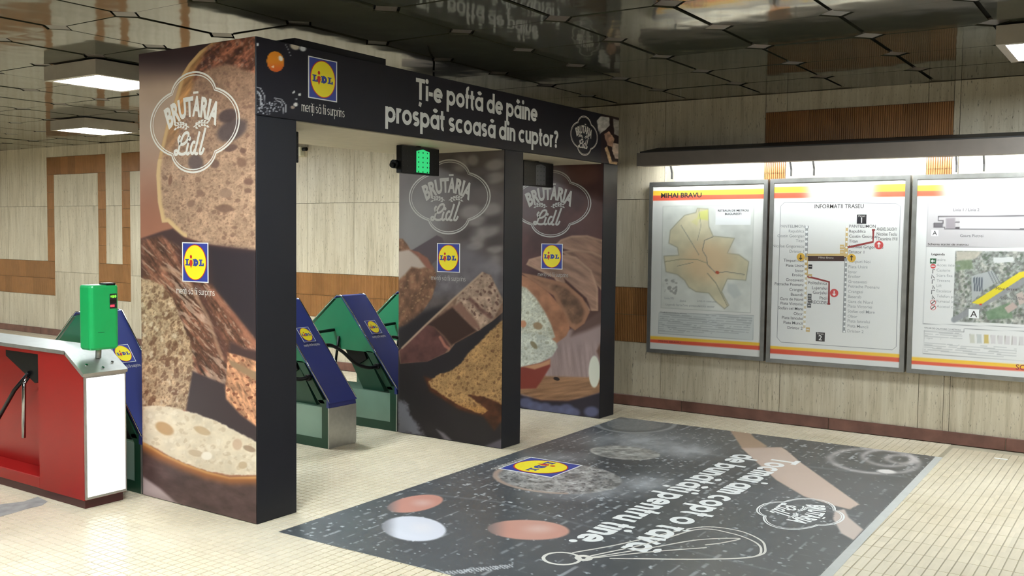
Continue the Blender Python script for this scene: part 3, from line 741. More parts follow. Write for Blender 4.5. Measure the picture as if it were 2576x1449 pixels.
    m = p.poly(Z(oB, sB, (270, 840), (320, 960), (560, 1110), (745, 1160), (830, 1270), (900, 1180), (900, 1000), (600, 940)), (76, 42, 26), 10); p.grain(m, .4, .05, .05, k=20)
    m = p.poly(Z(oB, sB, (305, 880), (380, 830), (480, 800), (560, 740), (640, 640), (760, 520), (900, 390), (900, 1065), (780, 1010), (700, 995), (615, 985), (700, 1050), (775, 1112), (740, 1142), (600, 1095), (450, 1010), (330, 930)), (166, 128, 84), 5, rough=3)
    t = sstep((y-1000)/40)[:, None]*m[:, None]; p.c = p.c*(1-t*.5)+np.array((190, 126, 62))*t*.5
    crumb(p, m, 24, (92, 62, 40), .09, .08, 15, .36)
    m = p.poly(Z(oB, sB, (60, 1040), (130, 1050), (180, 1180), (280, 1310), (60, 1300)), (112, 110, 118), 14, rough=8); p.poly(Z(oB, sB, (370, 1260), (430, 1290), (520, 1370), (440, 1350)), (112, 104, 110), 8); p.poly(Z(oB, sB, (760, 1390), (900, 1330), (900, 1440), (800, 1420)), (92, 84, 92), 10)
def poster_right(p):
    x, y = p.x, p.y; oA, sA, oB, sB = (980, 340), 3.622, (980, 680), 3.15
    p.c[:] = (82, 54, 52); p.grain(1, .25, .02, .02, k=3)
    p.ell(1355, 455, 70, 40, (136, 132, 138), -10, 1.0, .8); p.ell(1330, 510, 40, 60, (112, 100, 102), 0, 1.2, .6); p.ell(1465, 440, 40, 26, (108, 72, 62), 0, 1.0, .7); p.ell(1490, 540, 26, 60, (92, 62, 56), 0, 1, .6)
    p.poly(Z(oB, sB, (1330, 480), (1480, 460), (1700, 300), (1700, 1010), (1040, 1010), (1040, 700)), (152, 130, 126), 10); p.grain(sstep((y-850)/30), .16, .16, .01, k=5, rot=-6)
    p.poly(Z(oB, sB, (1480, 330), (1700, 250), (1700, 420), (1560, 480), (1440, 520)), (84, 60, 52), 16, .8)
    m = p.poly(Z(oB, sB, (1030, 800), (1250, 840), (1700, 850), (1700, 960), (1560, 1010), (1400, 1035), (1200, 1030), (1030, 975)), (146, 108, 80), 7); p.grain(m, .25, .02, .2, k=7, rot=-8)
    p.poly(Z(oB, sB, (1640, 640), (1700, 520), (1700, 800)), (104, 76, 64), 8); p.ell(1495, 935, 14, 40, (206, 204, 188), 0, .15)
    p.poly(Z(oB, sB, (1030, 985), (1200, 1035), (1420, 1040), (1700, 960), (1700, 1300), (1030, 1300)), (46, 40, 48), 8)
    for cx, cy in ((1080, 1050), (1150, 1080), (1230, 1090), (1400, 1100), (1320, 1110), (1450, 1130), (1600, 1120)):
        q = Z(oB, sB, (cx, cy))[0]; p.ell(q[0], q[1], 18, 13, (98, 100, 130), 0, .7, .8)
    sl = [((1500, 1010), (1560, 950), (1660, 915), (1800, 912), (1960, 960), (1960, 1200), (1800, 1080), (1650, 1050)), ((1560, 1060), (1700, 1040), (1850, 1060), (1960, 1110), (1960, 1449), (1860, 1330), (1740, 1180)),
          ((1245, 1180), (1270, 1130), (1400, 1095), (1570, 1085), (1700, 1110), (1840, 1230), (1900, 1400), (1900, 1600), (1700, 1600), (1500, 1300))]
    for i, l in enumerate(sl):
        m = p.poly(Z(oA, sA, *l), ((140, 106, 88), (128, 96, 80), (148, 114, 96))[i], 4); p.grain(m, .3, .02, .09, rot=30, k=9+i); d = p.sd(Z(oA, sA, *l)); p.mix(sstep((5-d)/6+.5)*m*.5, (186, 150, 124))
    p.poly(Z(oB, sB, (1380, 60), (1560, 220), (1600, 330), (1560, 260), (1400, 120)), (72, 46, 40), 5)
    m = p.poly(Z(oB, sB, (1040, 20), (1150, 40), (1400, 105), (1530, 220), (1585, 330), (1545, 420), (1470, 475), (1420, 440), (1300, 200)), (120, 88, 68), 4); p.grain(m, .4, .05, .05, k=15)
    d = p.sd(Z(oB, sB, (1040, 20), (1150, 40), (1400, 105), (1530, 220), (1585, 330), (1545, 420), (1470, 475), (1420, 440), (1300, 200))); p.mix(sstep((9-d)/8+.5)*m*.8, (158, 112, 86))
    m = p.poly(Z(oB, sB, (1030, 30), (1100, 60), (1250, 165), (1350, 280), (1410, 390), (1428, 460), (1400, 520), (1320, 580), (1200, 600), (1030, 500)), (162, 112, 84), 4); p.grain(m, .25, .04, .04, k=17)
    m = p.poly(Z(oB, sB, (1030, 120), (1085, 140), (1160, 220), (1230, 330), (1280, 430), (1312, 530), (1250, 560), (1030, 560)), (192, 190, 172), 6); crumb(p, m, 19, (150, 140, 116), .08, .08, 0, .32)
    p.ell(1353, 820, 12, 9, (150, 122, 92), 20, .4, .9); p.ell(1316, 815, 8, 9, (190, 120, 84), 0, .4, .8)
    m = p.poly(Z(oB, sB, (1030, 505), (1140, 500), (1250, 520), (1318, 570), (1332, 610), (1290, 680), (1190, 735), (1030, 775)), (194, 194, 180), 5); crumb(p, m, 23, (150, 144, 122), .07, .09, 0, .32)
    p.ell(1343, 868, 12, 6, (128, 116, 88), 50, .4, .9)
    m = p.poly(Z(oB, sB, (1030, 770), (1190, 735), (1270, 705), (1275, 760), (1200, 880), (1160, 935), (1030, 940)), (132, 62, 52), 6); p.poly(Z(oB, sB, (1060, 765), (1200, 735), (1275, 705), (1270, 745), (1150, 785)), (188, 138, 104), 5)
    p.ell(1400, 953, 8, 4.5, (44, 34, 32), 15, .3)
def beam_print(p):
    x, y = p.x, p.y; o, s = (640, 60), 4.026
    p.c[:] = (27, 25, 34); p.grain(1, .12, .01, .01)
    m, r = p.ell(693, 155, 21.5, 26, (226, 138, 38), -12, .06); p.mix(m*sstep((y-150)/30), (214, 98, 42)); p.ell(706, 147, 5, 7, (244, 236, 220), -30, .5); p.ell(687, 168, 3, 3, (246, 214, 180), 0, .5)
    for l, w in (([(641, 218), (655, 222), (665, 240), (664, 262), (652, 275)], 2.2), ([(641, 228), (650, 232), (657, 246), (655, 264)], 4), ([(690, 246), (708, 250), (719, 264), (719, 282)], 2), ([(694, 251), (706, 257), (713, 272), (712, 286)], 1.5), ([(690, 255), (712, 256), (702, 280)], 1.2), ([(717, 110), (724, 122), (731, 140)], 1.2)): p.line(l, w, (206, 206, 212), .8, 1.5)
    m = ((np.hypot((x-672)/32, (y-272)/16) < 1) | (np.hypot((x-646)/14, (y-255)/24) < 1))
    p.pores(m*1., .28, .30, (200, 200, 208), .42, 3, 0, .9)
    for cx, cy, rx, ry, c in ((742, 116, 12, 9, (206, 196, 180)), (762, 122, 8, 7, (226, 228, 234)), (647, 112, 4, 4, (220, 220, 225)), (665, 92, 4, 2.5, (200, 200, 205)), (744, 263, 5, 5, (225, 220, 215)), (736, 270, 5, 4, (170, 150, 135)), (739, 232, 2, 4, (220, 220, 220)), (754, 238, 3, 3.5, (215, 215, 215)), (745, 249, 2, 2, (215, 215, 215))): p.ell(cx, cy, rx, ry, c, 25, .5)
    o, s = (920, 160), 3.903
    m = p.poly([(1513, 280), (1600, 290), (1600, 440), (1512, 420)], (44, 28, 30), 1.5)
    for l, c in ((((2270, 560), (2310, 520), (2390, 530), (2395, 600), (2360, 650), (2300, 690), (2280, 640)), (190, 186, 180)), (((2430, 540), (2500, 560), (2500, 720), (2440, 690)), (160, 154, 146)), (((2340, 690), (2390, 660), (2440, 740), (2420, 820), (2370, 800)), (178, 140, 118)), (((2430, 780), (2500, 790), (2500, 940), (2450, 930), (2420, 850)), (200, 178, 160)), (((2345, 830), (2370, 810), (2420, 960), (2470, 970), (2460, 1005), (2400, 1000)), (206, 172, 132))):
        q = p.poly(Z(o, s, *l), c, 2, rough=1.5); p.grain(q, .3, .12, .12, k=5)
def decal_print(p):
    x, y, a, b = p.x, p.y, p.a, p.b; o, s = (1350, 1020), 2.453
    p.c[:] = (80, 83, 87); p.grain(1, .14, .006, .02, k=3)
    u, v = a*1.0, b*1.0
    w = fbm(u*1.2+3, v*1.2, 3, 5)
    d, r = worley(u*17, v*17, 2); p.mix(sstep((.20*r**4*(.3+1.4*w)-d)/.04+.5)*(r > .45)*.85, (206, 212, 216))
    d, r = worley(u*13, v*5.2+4, 8); p.mix(sstep((.11*r*r*(.2+1.5*w)-d)/.04+.5)*(r > .5)*.8*(fbm(u*60, v*60, 2, 3) > .4), (198, 204, 208))
    for l in ([(1050, 1240), (1250, 1262), (1500, 1330), (2000, 1449)], [(1580, 1110), (1900, 1160), (2280, 1200)], [(2000, 1270), (2160, 1300)]): p.line(l, 3.5, (112, 116, 120), .8, 3)
    fb = np.abs((b/.1) % 1-.5); p.mix((fb < .07)*sstep((fbm(a*26, b*9, 3, 14)-.55)/.08)*(.25+.9*w), (178, 182, 186)); fa = np.abs((a/.1) % 1-.5); p.mix((fa < .05)*sstep((fbm(a*9, b*26, 3, 17)-.60)/.08)*.6*w, (170, 174, 178))
    # flour dust
    for cx, cy, rx, ry, al in ((1600, 1110, 230, 46, .9), (1720, 1135, 130, 30, 1.0), (1480, 1240, 220, 30, .7), (1620, 1215, 110, 30, .9), (1420, 1150, 120, 20, .6)):
        cc = np.hypot((x-cx)/rx, (y-cy)/ry); p.mix(sstep(1-cc)*al*(.3+1.2*fbm(x*.04, y*.12, 4, 6)), (176, 178, 182))
    m, r = p.ell(1600, 1066, 104, 24, (104, 106, 108), 0, .06); p.mix(m*sstep((r-.86)/.05), (150, 152, 154)); p.mix(m*(r < .7)*fbm(x*.2, y*.5, 3, 2)*.7, (168, 168, 166))
    m, r = p.ell(1402, 1203, 162, 39, (150, 148, 146), 3, .05); p.grain(m, .6, .06, .18, k=9); p.pores(m*(r < .9), .10, .3, (60, 58, 60), .34, 5, 0, .7); p.mix(m*sstep((r-.88)/.08)*(x < 1430), (176, 152, 138))
    m, r = p.ell(1572, 1139, 88, 17, (166, 164, 160), 4, .08); p.grain(m, .5, .06, .25, k=11)
    # eggs
    for cx, cy, rx, ry, rot, c in ((1045, 1267, 70, 20, -9, (206, 146, 130)), (1042, 1330, 80, 31, 4, (222, 222, 232)), (1330, 1333, 102, 25, 2, (208, 154, 138))):
        m, r = p.ell(cx, cy, rx, ry, c, rot, .10); p.mix(m*sstep((cx-rx*.45-x)/(rx*.6))*.75, (104, 104, 108)); p.mix(m*sstep(1-np.hypot((x-cx-rx*.25)/(rx*.6), (y-cy+ry*.1)/(ry*.7)))*.35, (248, 236, 232))
    # rolling pin
    m = p.poly(Z(o, s, (1185, 145), (1300, 150), (1345, 200), (1425, 252), (1360, 275), (1270, 268), (1225, 200)), (176, 146, 122), 5)
    m = p.poly(Z(o, s, (1265, 262), (1510, 258), (1545, 280), (1620, 345), (1990, 610), (1930, 640), (1830, 615), (1650, 560), (1480, 460), (1380, 370)), (170, 138, 120), 4)
    t = (x-1880)*.62-(y-1180)*.78; p.mix(m*sstep((t+60)/110), (206, 182, 168)); p.mix(m*sstep((1135-y)/22)*.6, (150, 108, 92))
    m = p.poly(Z(o, s, (1840, 650), (1900, 640), (1925, 690), (2015, 765), (1955, 830), (1880, 790), (1830, 700)), (206, 188, 178), 5)
    # bowl on the right and its swirls
    for cx, cy, rx, ry, w in ((2200, 1160, 110, 30, .10), (2235, 1152, 62, 20, .16), (2265, 1155, 34, 10, .3)):
        r = np.hypot((x-cx)/rx, (y-cy-.06*(x-cx))/ry); p.mix(np.exp(-((r-1)/w)**2)*.8*(.4+.8*fbm(x*.05, y*.1, 2, 4)), (208, 200, 200))
    p.ell(2230, 1186, 24, 5, (228, 222, 220), 5, .6)
    # wooden fork handle pattern near the lower edge
    d = np.abs((y-1433)+(x-1200)*.115); p.mix((d < 5)*(x > 1110)*(x < 1292)*(np.sin(x*1.05) > -.2)*.9, (198, 200, 204))

# ------------------------------------------------------------------ advertising portal
NAVY = mat('portal_black_board', (34, 34, 40), .45, var=.05, scale=4, spec=.25)
SOFF = mat('portal_soffit', (184, 174, 152), .6)
portal = thing('advertising_portal', 'dark three-pillared bakery advertising portal spanning the turnstile lanes', 'portal', (PL/2, PD/2, 0))
ep = .004
def pillar(x0, x1, z1=PB): return MB().box(x0, x1, 0, PD, 0, z1, 0, .003).build('pillar', NAVY, portal)
P1, P2, P3 = pillar(0, PA), pillar(PM1, PM2), pillar(PR1, PL)
beam = MB().box(0, PL, 0, PD, PB, PH, 0, .003).build('beam', NAVY, portal)
MB().box(PA+.01, PM1-.01, .02, PD-.02, PB-.006, PB-.0005).build('soffit', SOFF, beam)
MB().box(PM2+.01, PR1-.01, .02, PD-.02, PB-.006, PB-.0005).build('soffit', SOFF, beam)
MB().box(.30, 1.05, .03, .95, PH, PH+.045).build('top_box', NAVY, beam)
FL = Frame((0, PD, 0), (0, -1, 0), (0, 0, 1)); FM = Frame((PM1, PD, 0), (0, -1, 0), (0, 0, 1)); FR = Frame((PR1, PD, 0), (0, -1, 0), (0, 0, 1)); FF = Frame((0, 0, 0), (1, 0, 0), (0, 0, 1))
GL, GM, GR, GB, GD = 1.0, 1.0, 1.0, 1.0, 1.0       # print densities
print_grid('poster', FL, .002, PD-.002, .004, PH-.003, 200, 760, ep, poster_left, P1, gain=GL, label='printed poster of stacked sourdough bread loaves and slices')
print_grid('poster', FM, .002, PD-.002, .004, PB-.003, 150, 420, ep, poster_mid, P2, gain=GM, label='printed poster of a cut dark rye loaf')
print_grid('poster', FR, .002, PD-.002, .004, PB-.003, 130, 360, ep, poster_right, P3, gain=GR, label='printed poster of sliced white bread on a board')
print_grid('banner_print', FF, .002, PL-.002, PB+.003, PH-.003, 460, 110, ep, beam_print, beam, gain=GB)
def badge_map(fr, L, Rr, C, tl=0.):
    """left / right extreme pixels and centre pixel of a badge on a frame -> mapping of normalised coordinates"""
    c = (fr.px(*L)+fr.px(*Rr))/2; k = abs(fr.px(*Rr)[0]-fr.px(*L)[0])/2
    return lambda x, y: (c[0]+k*x, c[1]+k*y*C)
def on(fr, *p): return fr.px(*p)
def square(sh, fr, x0, x1, y0, y1, h):
    xm, ym = (x0+x1)/2, (y0+y1)/2; c = fr.px(xm, ym); w = abs(fr.px(x1, ym)[0]-fr.px(x0, ym)[0]); hh = abs(fr.px(xm, y0)[1]-fr.px(xm, y1)[1])
    sh.logo(c, w, h, hh)
hh = ep+.0012
for fr, P, bl, br, lg, tg in ((FL, P1, (381, 314), (604, 302), (460, 526, 610, 710), ((446, 741), (542, 741))),
                              (FM, P2, (1031, 497), (1234, 494), (1100, 1158, 612, 685), ((1086, 706), (1172, 706))),
                              (FR, P3, (1291, 514), (1487, 511), (1362, 1416, 613, 677), ((1354, 696), (1430, 696)))):
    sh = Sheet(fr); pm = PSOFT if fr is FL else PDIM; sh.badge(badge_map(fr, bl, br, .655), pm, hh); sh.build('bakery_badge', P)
    sh = Sheet(fr); square(sh, fr, *lg, hh); sh.build('logo', P, 'blue square logo with yellow disc')
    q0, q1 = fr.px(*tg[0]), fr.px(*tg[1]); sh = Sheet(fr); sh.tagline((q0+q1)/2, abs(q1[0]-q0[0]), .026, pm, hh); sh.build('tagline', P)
sh = Sheet(FF); square(sh, FF, 774, 847, 148, 252, hh); sh.build('logo', beam, 'blue square logo with yellow disc')
z1 = (FF.px(1055, 250)[1]+FF.px(1345, 307)[1])/2; z2 = (FF.px(997, 309)[1]+FF.px(1395, 373)[1])/2
gx = lambda x, y: FF.px(x, y)[0]
slogan(FF, 'Ți-e poftă de pâine', (gx(1044.5, 250), z1), (gx(1350.5, 308), z1), PWHITE, hh, beam)
slogan(FF, 'prospăt scoasă din cuptor?', (gx(967.5, 300), z2), (gx(1403, 373), z2), PWHITE, hh, beam)
sh = Sheet(FF); q0, q1 = FF.px(757, 275), FF.px(865, 290); zz = (q0[1]+q1[1])/2
sh.geo('meriți să fii surprins', (q0[0], zz-.012), (q1[0], zz-.012), .038, PSOFT, hh, .13, .14); sh.build('tagline', beam)
sh = Sheet(FF); sh.badge(badge_map(FF, (1434, 338), (1502, 345), .655), PSOFT, hh); sh.build('bakery_badge', beam)
# cable from the ceiling to the beam top
a = back(1091, 160, 1, .6); b = back(1078, 192, 1, .6)
MB().tube(smooth_path([(a[0], .6, HC-.004), (a[0]-.005, .6, PH+.10), (b[0]-.02, .6, PH+.001)]), .008).build('cable', NAVY, beam)

# ------------------------------------------------------------------ floor advertisement
D0, D1, D2, D3 = -.03, 3.985, -2.68, -.16
decal = thing('floor_sticker', 'large dark printed bakery sticker glued on the floor before the portal', 'floor sticker', ((D0+D1)/2, (D2+D3)/2, 0))
sn, cs = .0195, .9998; DW, DH = 3.98, 2.545
FD = Frame((3.955, -.113, .0012), (-cs, -sn, 0), (sn, -cs, 0))
FILM = mat('film_edge', (200, 200, 196), .4)
def slabd(a0, a1, b0, b1, z0, z1, name): MB().prism([tuple(FD.P(a, b)[:2]) for a, b in ((a0, b0), (a1, b0), (a1, b1), (a0, b1))], 2, z0, z1).build(name, FILM, decal)
slabd(0, DW, 0, DH, .0003, .0012, 'film'); slabd(0, DW, DH+.001, DH+.05, .0003, .0010, 'edge_tape')
print_grid('picture', FD, 0, DW, 0, DH, 420, 260, .0006, decal_print, decal, PRINTF, gain=GD, label='printed baking table with eggs, dough and rolling pin')
hd = .0010
sh = Sheet(FD)
l1a, l1b = FD.px(1947, 1152), FD.px(1561.5, 1378); l2a, l2b = FD.px(1849, 1141), FD.px(1432, 1362)
b1 = (l1a[1]+l1b[1])/2; b2 = (l2a[1]+l2b[1])/2
slogan(FD, 'Tocmai am copt o tavă', (l1a[0], b1), (l1b[0], b1), PWHITE, hd, decal)
slogan(FD, 'de bunătăți pentru tine.', (l2a[0], b2), (l2b[0], b2), PWHITE, hd, decal)
sh = Sheet(FD); c = FD.px(1361, 1175); e0, e1 = FD.px(1286, 1173), FD.px(1436, 1176)
cn = [FD.px(*q) for q in ((1286, 1177), (1342, 1157), (1434, 1173), (1380, 1194))]; cx = sum(q[0] for q in cn)/4; cy = sum(q[1] for q in cn)/4
sh.logo((cx, cy), .42, hd); sh.build('logo', decal, 'blue square logo with yellow disc')
sh = Sheet(FD); q0, q1 = FD.px(1322, 1148), FD.px(1235, 1180); sh.tagline(((q0[0]+q1[0])/2, (q0[1]+q1[1])/2), abs(q1[0]-q0[0]), .045, PSOFT, hd); sh.build('tagline', decal)
cr, cl, ct, cb = FD.px(2128, 1300), FD.px(1896, 1284), FD.px(2040, 1253), FD.px(1985, 1332); cc = (cr+cl+ct+cb)/4
kw = abs(ct[0]-cb[0])/2; kh = abs(cr[1]-cl[1])/2
sh = Sheet(FD); sh.badge(lambda x, y: (cc[0]+kw*x, cc[1]+kh/1.1*y), PWHITE, hd); sh.build('bakery_badge', decal)
# whisk
sh = Sheet(FD)
def wl(*pts, w=.012): sh.ribbon([tuple(q) for q in smooth_path([FD.px(*p) for p in pts], 8)], w, PSOFT, hd)
o8 = (1350, 1020)
for l in (((220, 910), (500, 860), (850, 780), (1050, 750), (1250, 775), (1380, 830), (1410, 880), (1390, 920), (1250, 945), (900, 950), (450, 945)), ((330, 930), (700, 850), (1000, 765), (1200, 790), (1340, 840), (1385, 890), (1330, 935), (1000, 950), (600, 945)),
          ((300, 945), (700, 880), (1000, 830), (1250, 822), (1150, 848), (1040, 862)), ((320, 945), (700, 905), (1050, 878))): wl(*Z(o8, 2.453, *l))
for cx, cy, r in ((155, 945, .09), (290, 942, .03)):
    q = FD.px(*Z(o8, 2.453, (cx, cy))[0]); sh.ribbon(arc(q[0], q[1], r, r, 0, 350, 20), .018 if r > .05 else .03, PSOFT, hd, True)
sh.build('whisk_drawing', decal, 'thin white whisk outline')
# ------------------------------------------------------------------ turnstiles
GREEN = mat('turnstile_green', (32, 112, 78), .35, var=.08, scale=6)
DGREEN = mat('turnstile_dark_green', (26, 66, 48), .4, var=.08)
TBLUE = mat('turnstile_blue_cover', (44, 54, 118), .35, var=.06, scale=5)
STEEL = mat('brushed_steel', (176, 176, 172), .38, .75, var=.08, scale=30)
CHROME = mat('polished_tube', (170, 172, 172), .15, 1., var=.03)
BLACK = mat('black_paint', (15, 15, 17), .4, var=.05, spec=.25)
PANEL = mat('grey_green_panel', (128, 156, 142), .18, var=.06, scale=4)
TW = .283
def sl(t, off=0.):            # point (y,z) on the sloping front, t from 0 (bottom) to 1 (top), off outwards
    return (.60*t - off*.762, .345 + .705*t + off*.648)
def turnstile(x, label, y=1.02, arms=True):
    t = thing('turnstile', label, 'turnstile', (x+TW/2, y+.6, 0), 'green and blue turnstiles behind the portal')
    def PR(pts, x0, x1, m, name, lab=None, parent=t):
        o = MB().prism([(y+a, b) for a, b in pts], 0, x+x0, x+x1).build(name, m, parent)
        if lab: o['label'] = lab
        return o
    hood = [(.235, .612), sl(1, -.012), (.655, 1.036), (1.10, .66), (1.10, .62)]
    for x0, x1 in ((.004, .016), (TW-.016, TW-.004)):
        h = PR(hood, x0, x1, GREEN, 'side_panel')
        PR([(.04, .33), (.10, .33), (.335, .62), (.26, .62)], x0, x1, DGREEN, 'front_strut')
        b = PR([(0, .0), (1.15, 0), (1.15, .07), (0, .07)], x0, x1, DGREEN, 'bottom_rail')
        PR([(0, .07), (.07, .07), (.07, .30), (.11, .35), (.02, .36), (0, .345)], x0, x1, DGREEN, 'corner_post')
        PR([(1.09, .07), (1.15, .07), (1.15, .62), (1.09, .62)], x0, x1, DGREEN, 'rear_post')
        PR([(.07, .07), (1.09, .07), (1.09, .30), (.07, .30)], x0+.003, x1-.003, PANEL, 'lower_panel')
    PR([(.385, .62), (.61, .62), (.40, .30), (.17, .30)], .05, TW-.05, DGREEN, 'inner_leg')
    PR([(.40, .66), (.60, .66), (.53, .53), (.44, .50), (.35, .55)], .03, TW-.03, BLACK, 'rotor_housing')
    # blue cover over the slope and the top
    cov = [sl(-.02, .006), sl(1.0, .006), (.612, 1.058), (.66, 1.058), (.69, 1.04), (.68, 1.03), (.655, 1.048), (.606, 1.048), sl(1.0, -.006), sl(0, -.004)]
    c = PR(cov, 0, TW, TBLUE, 'blue_cover')
    PR([(.70, 1.035), (1.12, .68), (1.112, .668), (.69, 1.025)], 0, TW, GREEN, 'rear_cover')
    PR([(-.006, .30), (.002, .345), (.02, .352), (.02, .30)], 0, TW, TBLUE, 'cover_lip')
    PR([(-.008, .004), (.004, .004), (.004, .30), (-.008, .30)], 0, TW, STEEL, 'end_plate', 'grey steel end plate')
    for xx in (.002, TW-.002):
        q = [(x+xx, y+a, b) for a, b in (sl(0, .007), sl(1, .006), (.612, 1.059), (.66, 1.059), (1.12, .68))]
        MB().tube(q, .0045, seg=6).build('edge_trim', CHROME, t)
    fr = Frame((x, y-.0+0, .345), (1, 0, 0), (0, .648, .762)); fr.n = np.cross(fr.ex, fr.ey)
    s = Sheet(fr); s.logo((TW/2, .925*.64), .125, .009, .135); s.tagline((TW/2, .925*.525), .16, .016, PSOFT, .009); s.build('logo_print', c)
    if not arms: return t
    MB().tube(smooth_path([(x-.002, y+.20, .507), (x-.09, y+.215, .505), (x-.20, y+.25, .545), (x-.30, y+.295, .645), (x-.39, y+.33, .70), (x-.478, y+.34, .705)]), .014).build('barrier_arm', BLACK, t)
    MB().tube([(x-.02, y+.20, .507), (x+.03, y+.20, .507)], .024).build('arm_hub', BLACK, t)
    MB().tube([(x+.02, y+.69, .77), (x-.40, y+.69, .755)], .013).build('barrier_arm', BLACK, t)
    MB().tube([(x+.0, y+.63, .72), (x-.03, y+.63, .55), (x-.06, y+.63, .30)], .011).build('barrier_arm', BLACK, t)
    return t
turnstile(0.0, 'green turnstile with blue sloping cover just behind the red cabinet', arms=False)
turnstile(1.535, 'green turnstile with blue sloping cover and fully visible steel end, beside the tall pillar', y=1.0)
turnstile(2.306, 'green turnstile with blue sloping cover, its front end hidden by the middle pillar')
turnstile(3.07, 'green turnstile mostly hidden behind the middle pillar, only a dark green corner showing')

# ------------------------------------------------------------------ red ticket cabinet
RED = mat('red_enamel', (156, 24, 22), .32, var=.05, scale=4, spec=.35)
MAROON = mat('maroon_plinth', (74, 32, 34), .4)
LITW = mat('white_panel_added_glow', (255, 255, 255), .4, emit=.9, var=0)  # panel is no lamp; emission added for the strong light falling on it
VGREEN = mat('validator_green', (24, 168, 92), .3, var=.04)
cab = thing('red_ticket_cabinet', 'red turnstile cabinet with steel top, white end panel and green validator', 'turnstile', (-.254, 1.6, 0))
rx0, rx1, ry0, ry1 = -.385, -.123, .99, 2.4
body = MB().prism([(ry0, .05), (1.443, .05), (1.443, .866), (1.157, .866), (ry0, .762)], 0, rx0, rx1).build('body', RED, cab)
MB().box(-.24, rx1, 1.443, ry1, .05, .866).build('back_panel', RED, cab)
MB().box(rx0, -.24, 1.443, ry1, .05, .118, 0, .003).build('ledge', RED, cab)
MB().box(rx0, -.24, 1.443, ry1, .845, .866).build('top_rail', RED, cab)
MB().box(rx0+.012, rx1-.012, ry0+.012, ry1-.01, .001, .05).build('plinth', MAROON, cab)
st = MB(); st.prism([(1.150, .866), (ry1, .866), (ry1, .888), (1.158, .888)], 0, rx0-.008, rx1+.008); st.build('steel_top', STEEL, cab)
sp = MB().prism([(.976, .754), (.984, .754), (1.162, .868), (1.158, .888), (.972, .772)], 0, rx0-.008, rx1+.008).build('sloped_plate', STEEL, cab)
for ax, ay in ((rx0+.05, .34), (rx1-.05, .34), ((rx0+rx1)/2, .16), ((rx0+rx1)/2+.05, .80)):
    yy, zz = .972+.186*ay, .772+.116*ay; n = np.array((0, -.53, .848))
    p = np.array((ax, yy, zz)); MB().tube([p-n*.002, p+n*.004], .008, seg=10).build('screw', CHROME, sp)
ep_ = MB(); ep_.box(rx0+.002, rx1-.002, .978, .99, .055, .757)
ef = ep_.build('end_frame', STEEL, cab); o = MB().box(rx0+.014, rx1-.012, .9745, .978, .070, .744).build('white_panel', LITW, cab); o['label'] = 'blank white end panel, brightened by an added glow'
# rotor with arms in the alcove
MB().prism([(1.47, .84), (1.87, .84), (1.87, .80), (1.55, .66), (1.50, .68)], 0, -.345, -.24).build('rotor_housing', BLACK, cab)
MB().tube([(-.37, 1.575, .70), (-.40, 1.57, .66), (-.41, 1.565, .34)], .0115).build('rotor_arm', CHROME, cab)
MB().tube([(-.35, 1.60, .72), (-.36, 1.75, .60), (-.37, 1.93, .40)], .0125).build('rotor_arm', BLACK, cab)
# green validator on its stem
vx0, vx1, vy0, vy1, vz0, vz1 = -.325, -.142, 1.005, 1.125, .893, 1.262
def rbox(x0, x1, y0, y1, z0, z1, r, m):
    pts = []
    for cx, cy, a in ((x1-r, y1-r, 0), (x0+r, y1-r, 90), (x0+r, y0+r, 180), (x1-r, y0+r, 270)): pts += arc(cx, cy, r, r, a, a+90, 5)
    n = len(pts); mb = MB(); cx, cy = (x0+x1)/2, (y0+y1)/2; vs = []
    for z, k in ((z0, .90), (z0+.012, 1), (z1-.014, 1), (z1-.004, .965), (z1, .90)): vs += [(cx+(px-cx)*k, cy+(py-cy)*k, z) for px, py in pts]
    fs = [tuple(range(n))[::-1], tuple(range(4*n, 5*n))]
    for q in range(4): fs += [(q*n+i, q*n+(i+1) % n, (q+1)*n+(i+1) % n, (q+1)*n+i) for i in range(n)]
    return mb.add(vs, fs, 0)
val = rbox(vx0, vx1, vy0, vy1, vz0, vz1, .026, 0).build('validator', VGREEN, cab); val['label'] = 'green card validator box on the steel slope'
for pl in val.data.polygons: pl.use_smooth = False
MB().tube([(-.235, 1.075, .84), (-.235, 1.07, .90)], .016).build('stem', STEEL, cab)
MB().box(-.225, -.165, vy0-.002, vy1-.05, vz1-.003, vz1+.010, 0, .003).build('reader_slot', BLACK, val)
fv = Frame((vx0, vy0-.0005, vz0), (1, 0, 0), (0, 0, 1)); s = Sheet(fv)
LEDG = mat('led_green', (120, 230, 60), .4, emit=1.0, var=0); LEDR = mat('led_red', (235, 60, 80), .4, emit=1.0, var=0)
a0, b0 = fv.px(276, 742); a1, b1 = fv.px(298, 777)
a0 = min(max(a0, .10), .12); a1 = a0+.045; b0 = .318; b1 = .232
s.rect(a0, a1, b1, b0, PBLACK, .0006)
s.ell(a0+.009, b0-.016, .004, .006, LEDG, .0012, 10); s.rect(a0+.016, a0+.028, b0-.024, b0-.010, LEDG, .0012); s.ell(a0+.036, b0-.016, .006, .008, LEDG, .0012, 10)
s.rect(a0+.003, a0+.030, b1+.010, b1+.022, LEDR, .0012); s.rect(a0+.003, a1-.003, b0-.055, b0-.034, mat('display_black', (14, 14, 16), .2), .0012)
s.rect(.045, .085, .098, .101, mat('validator_mark', (16, 96, 56), .4), .0006)
s.build('display', val, 'small black display with green and red lights')

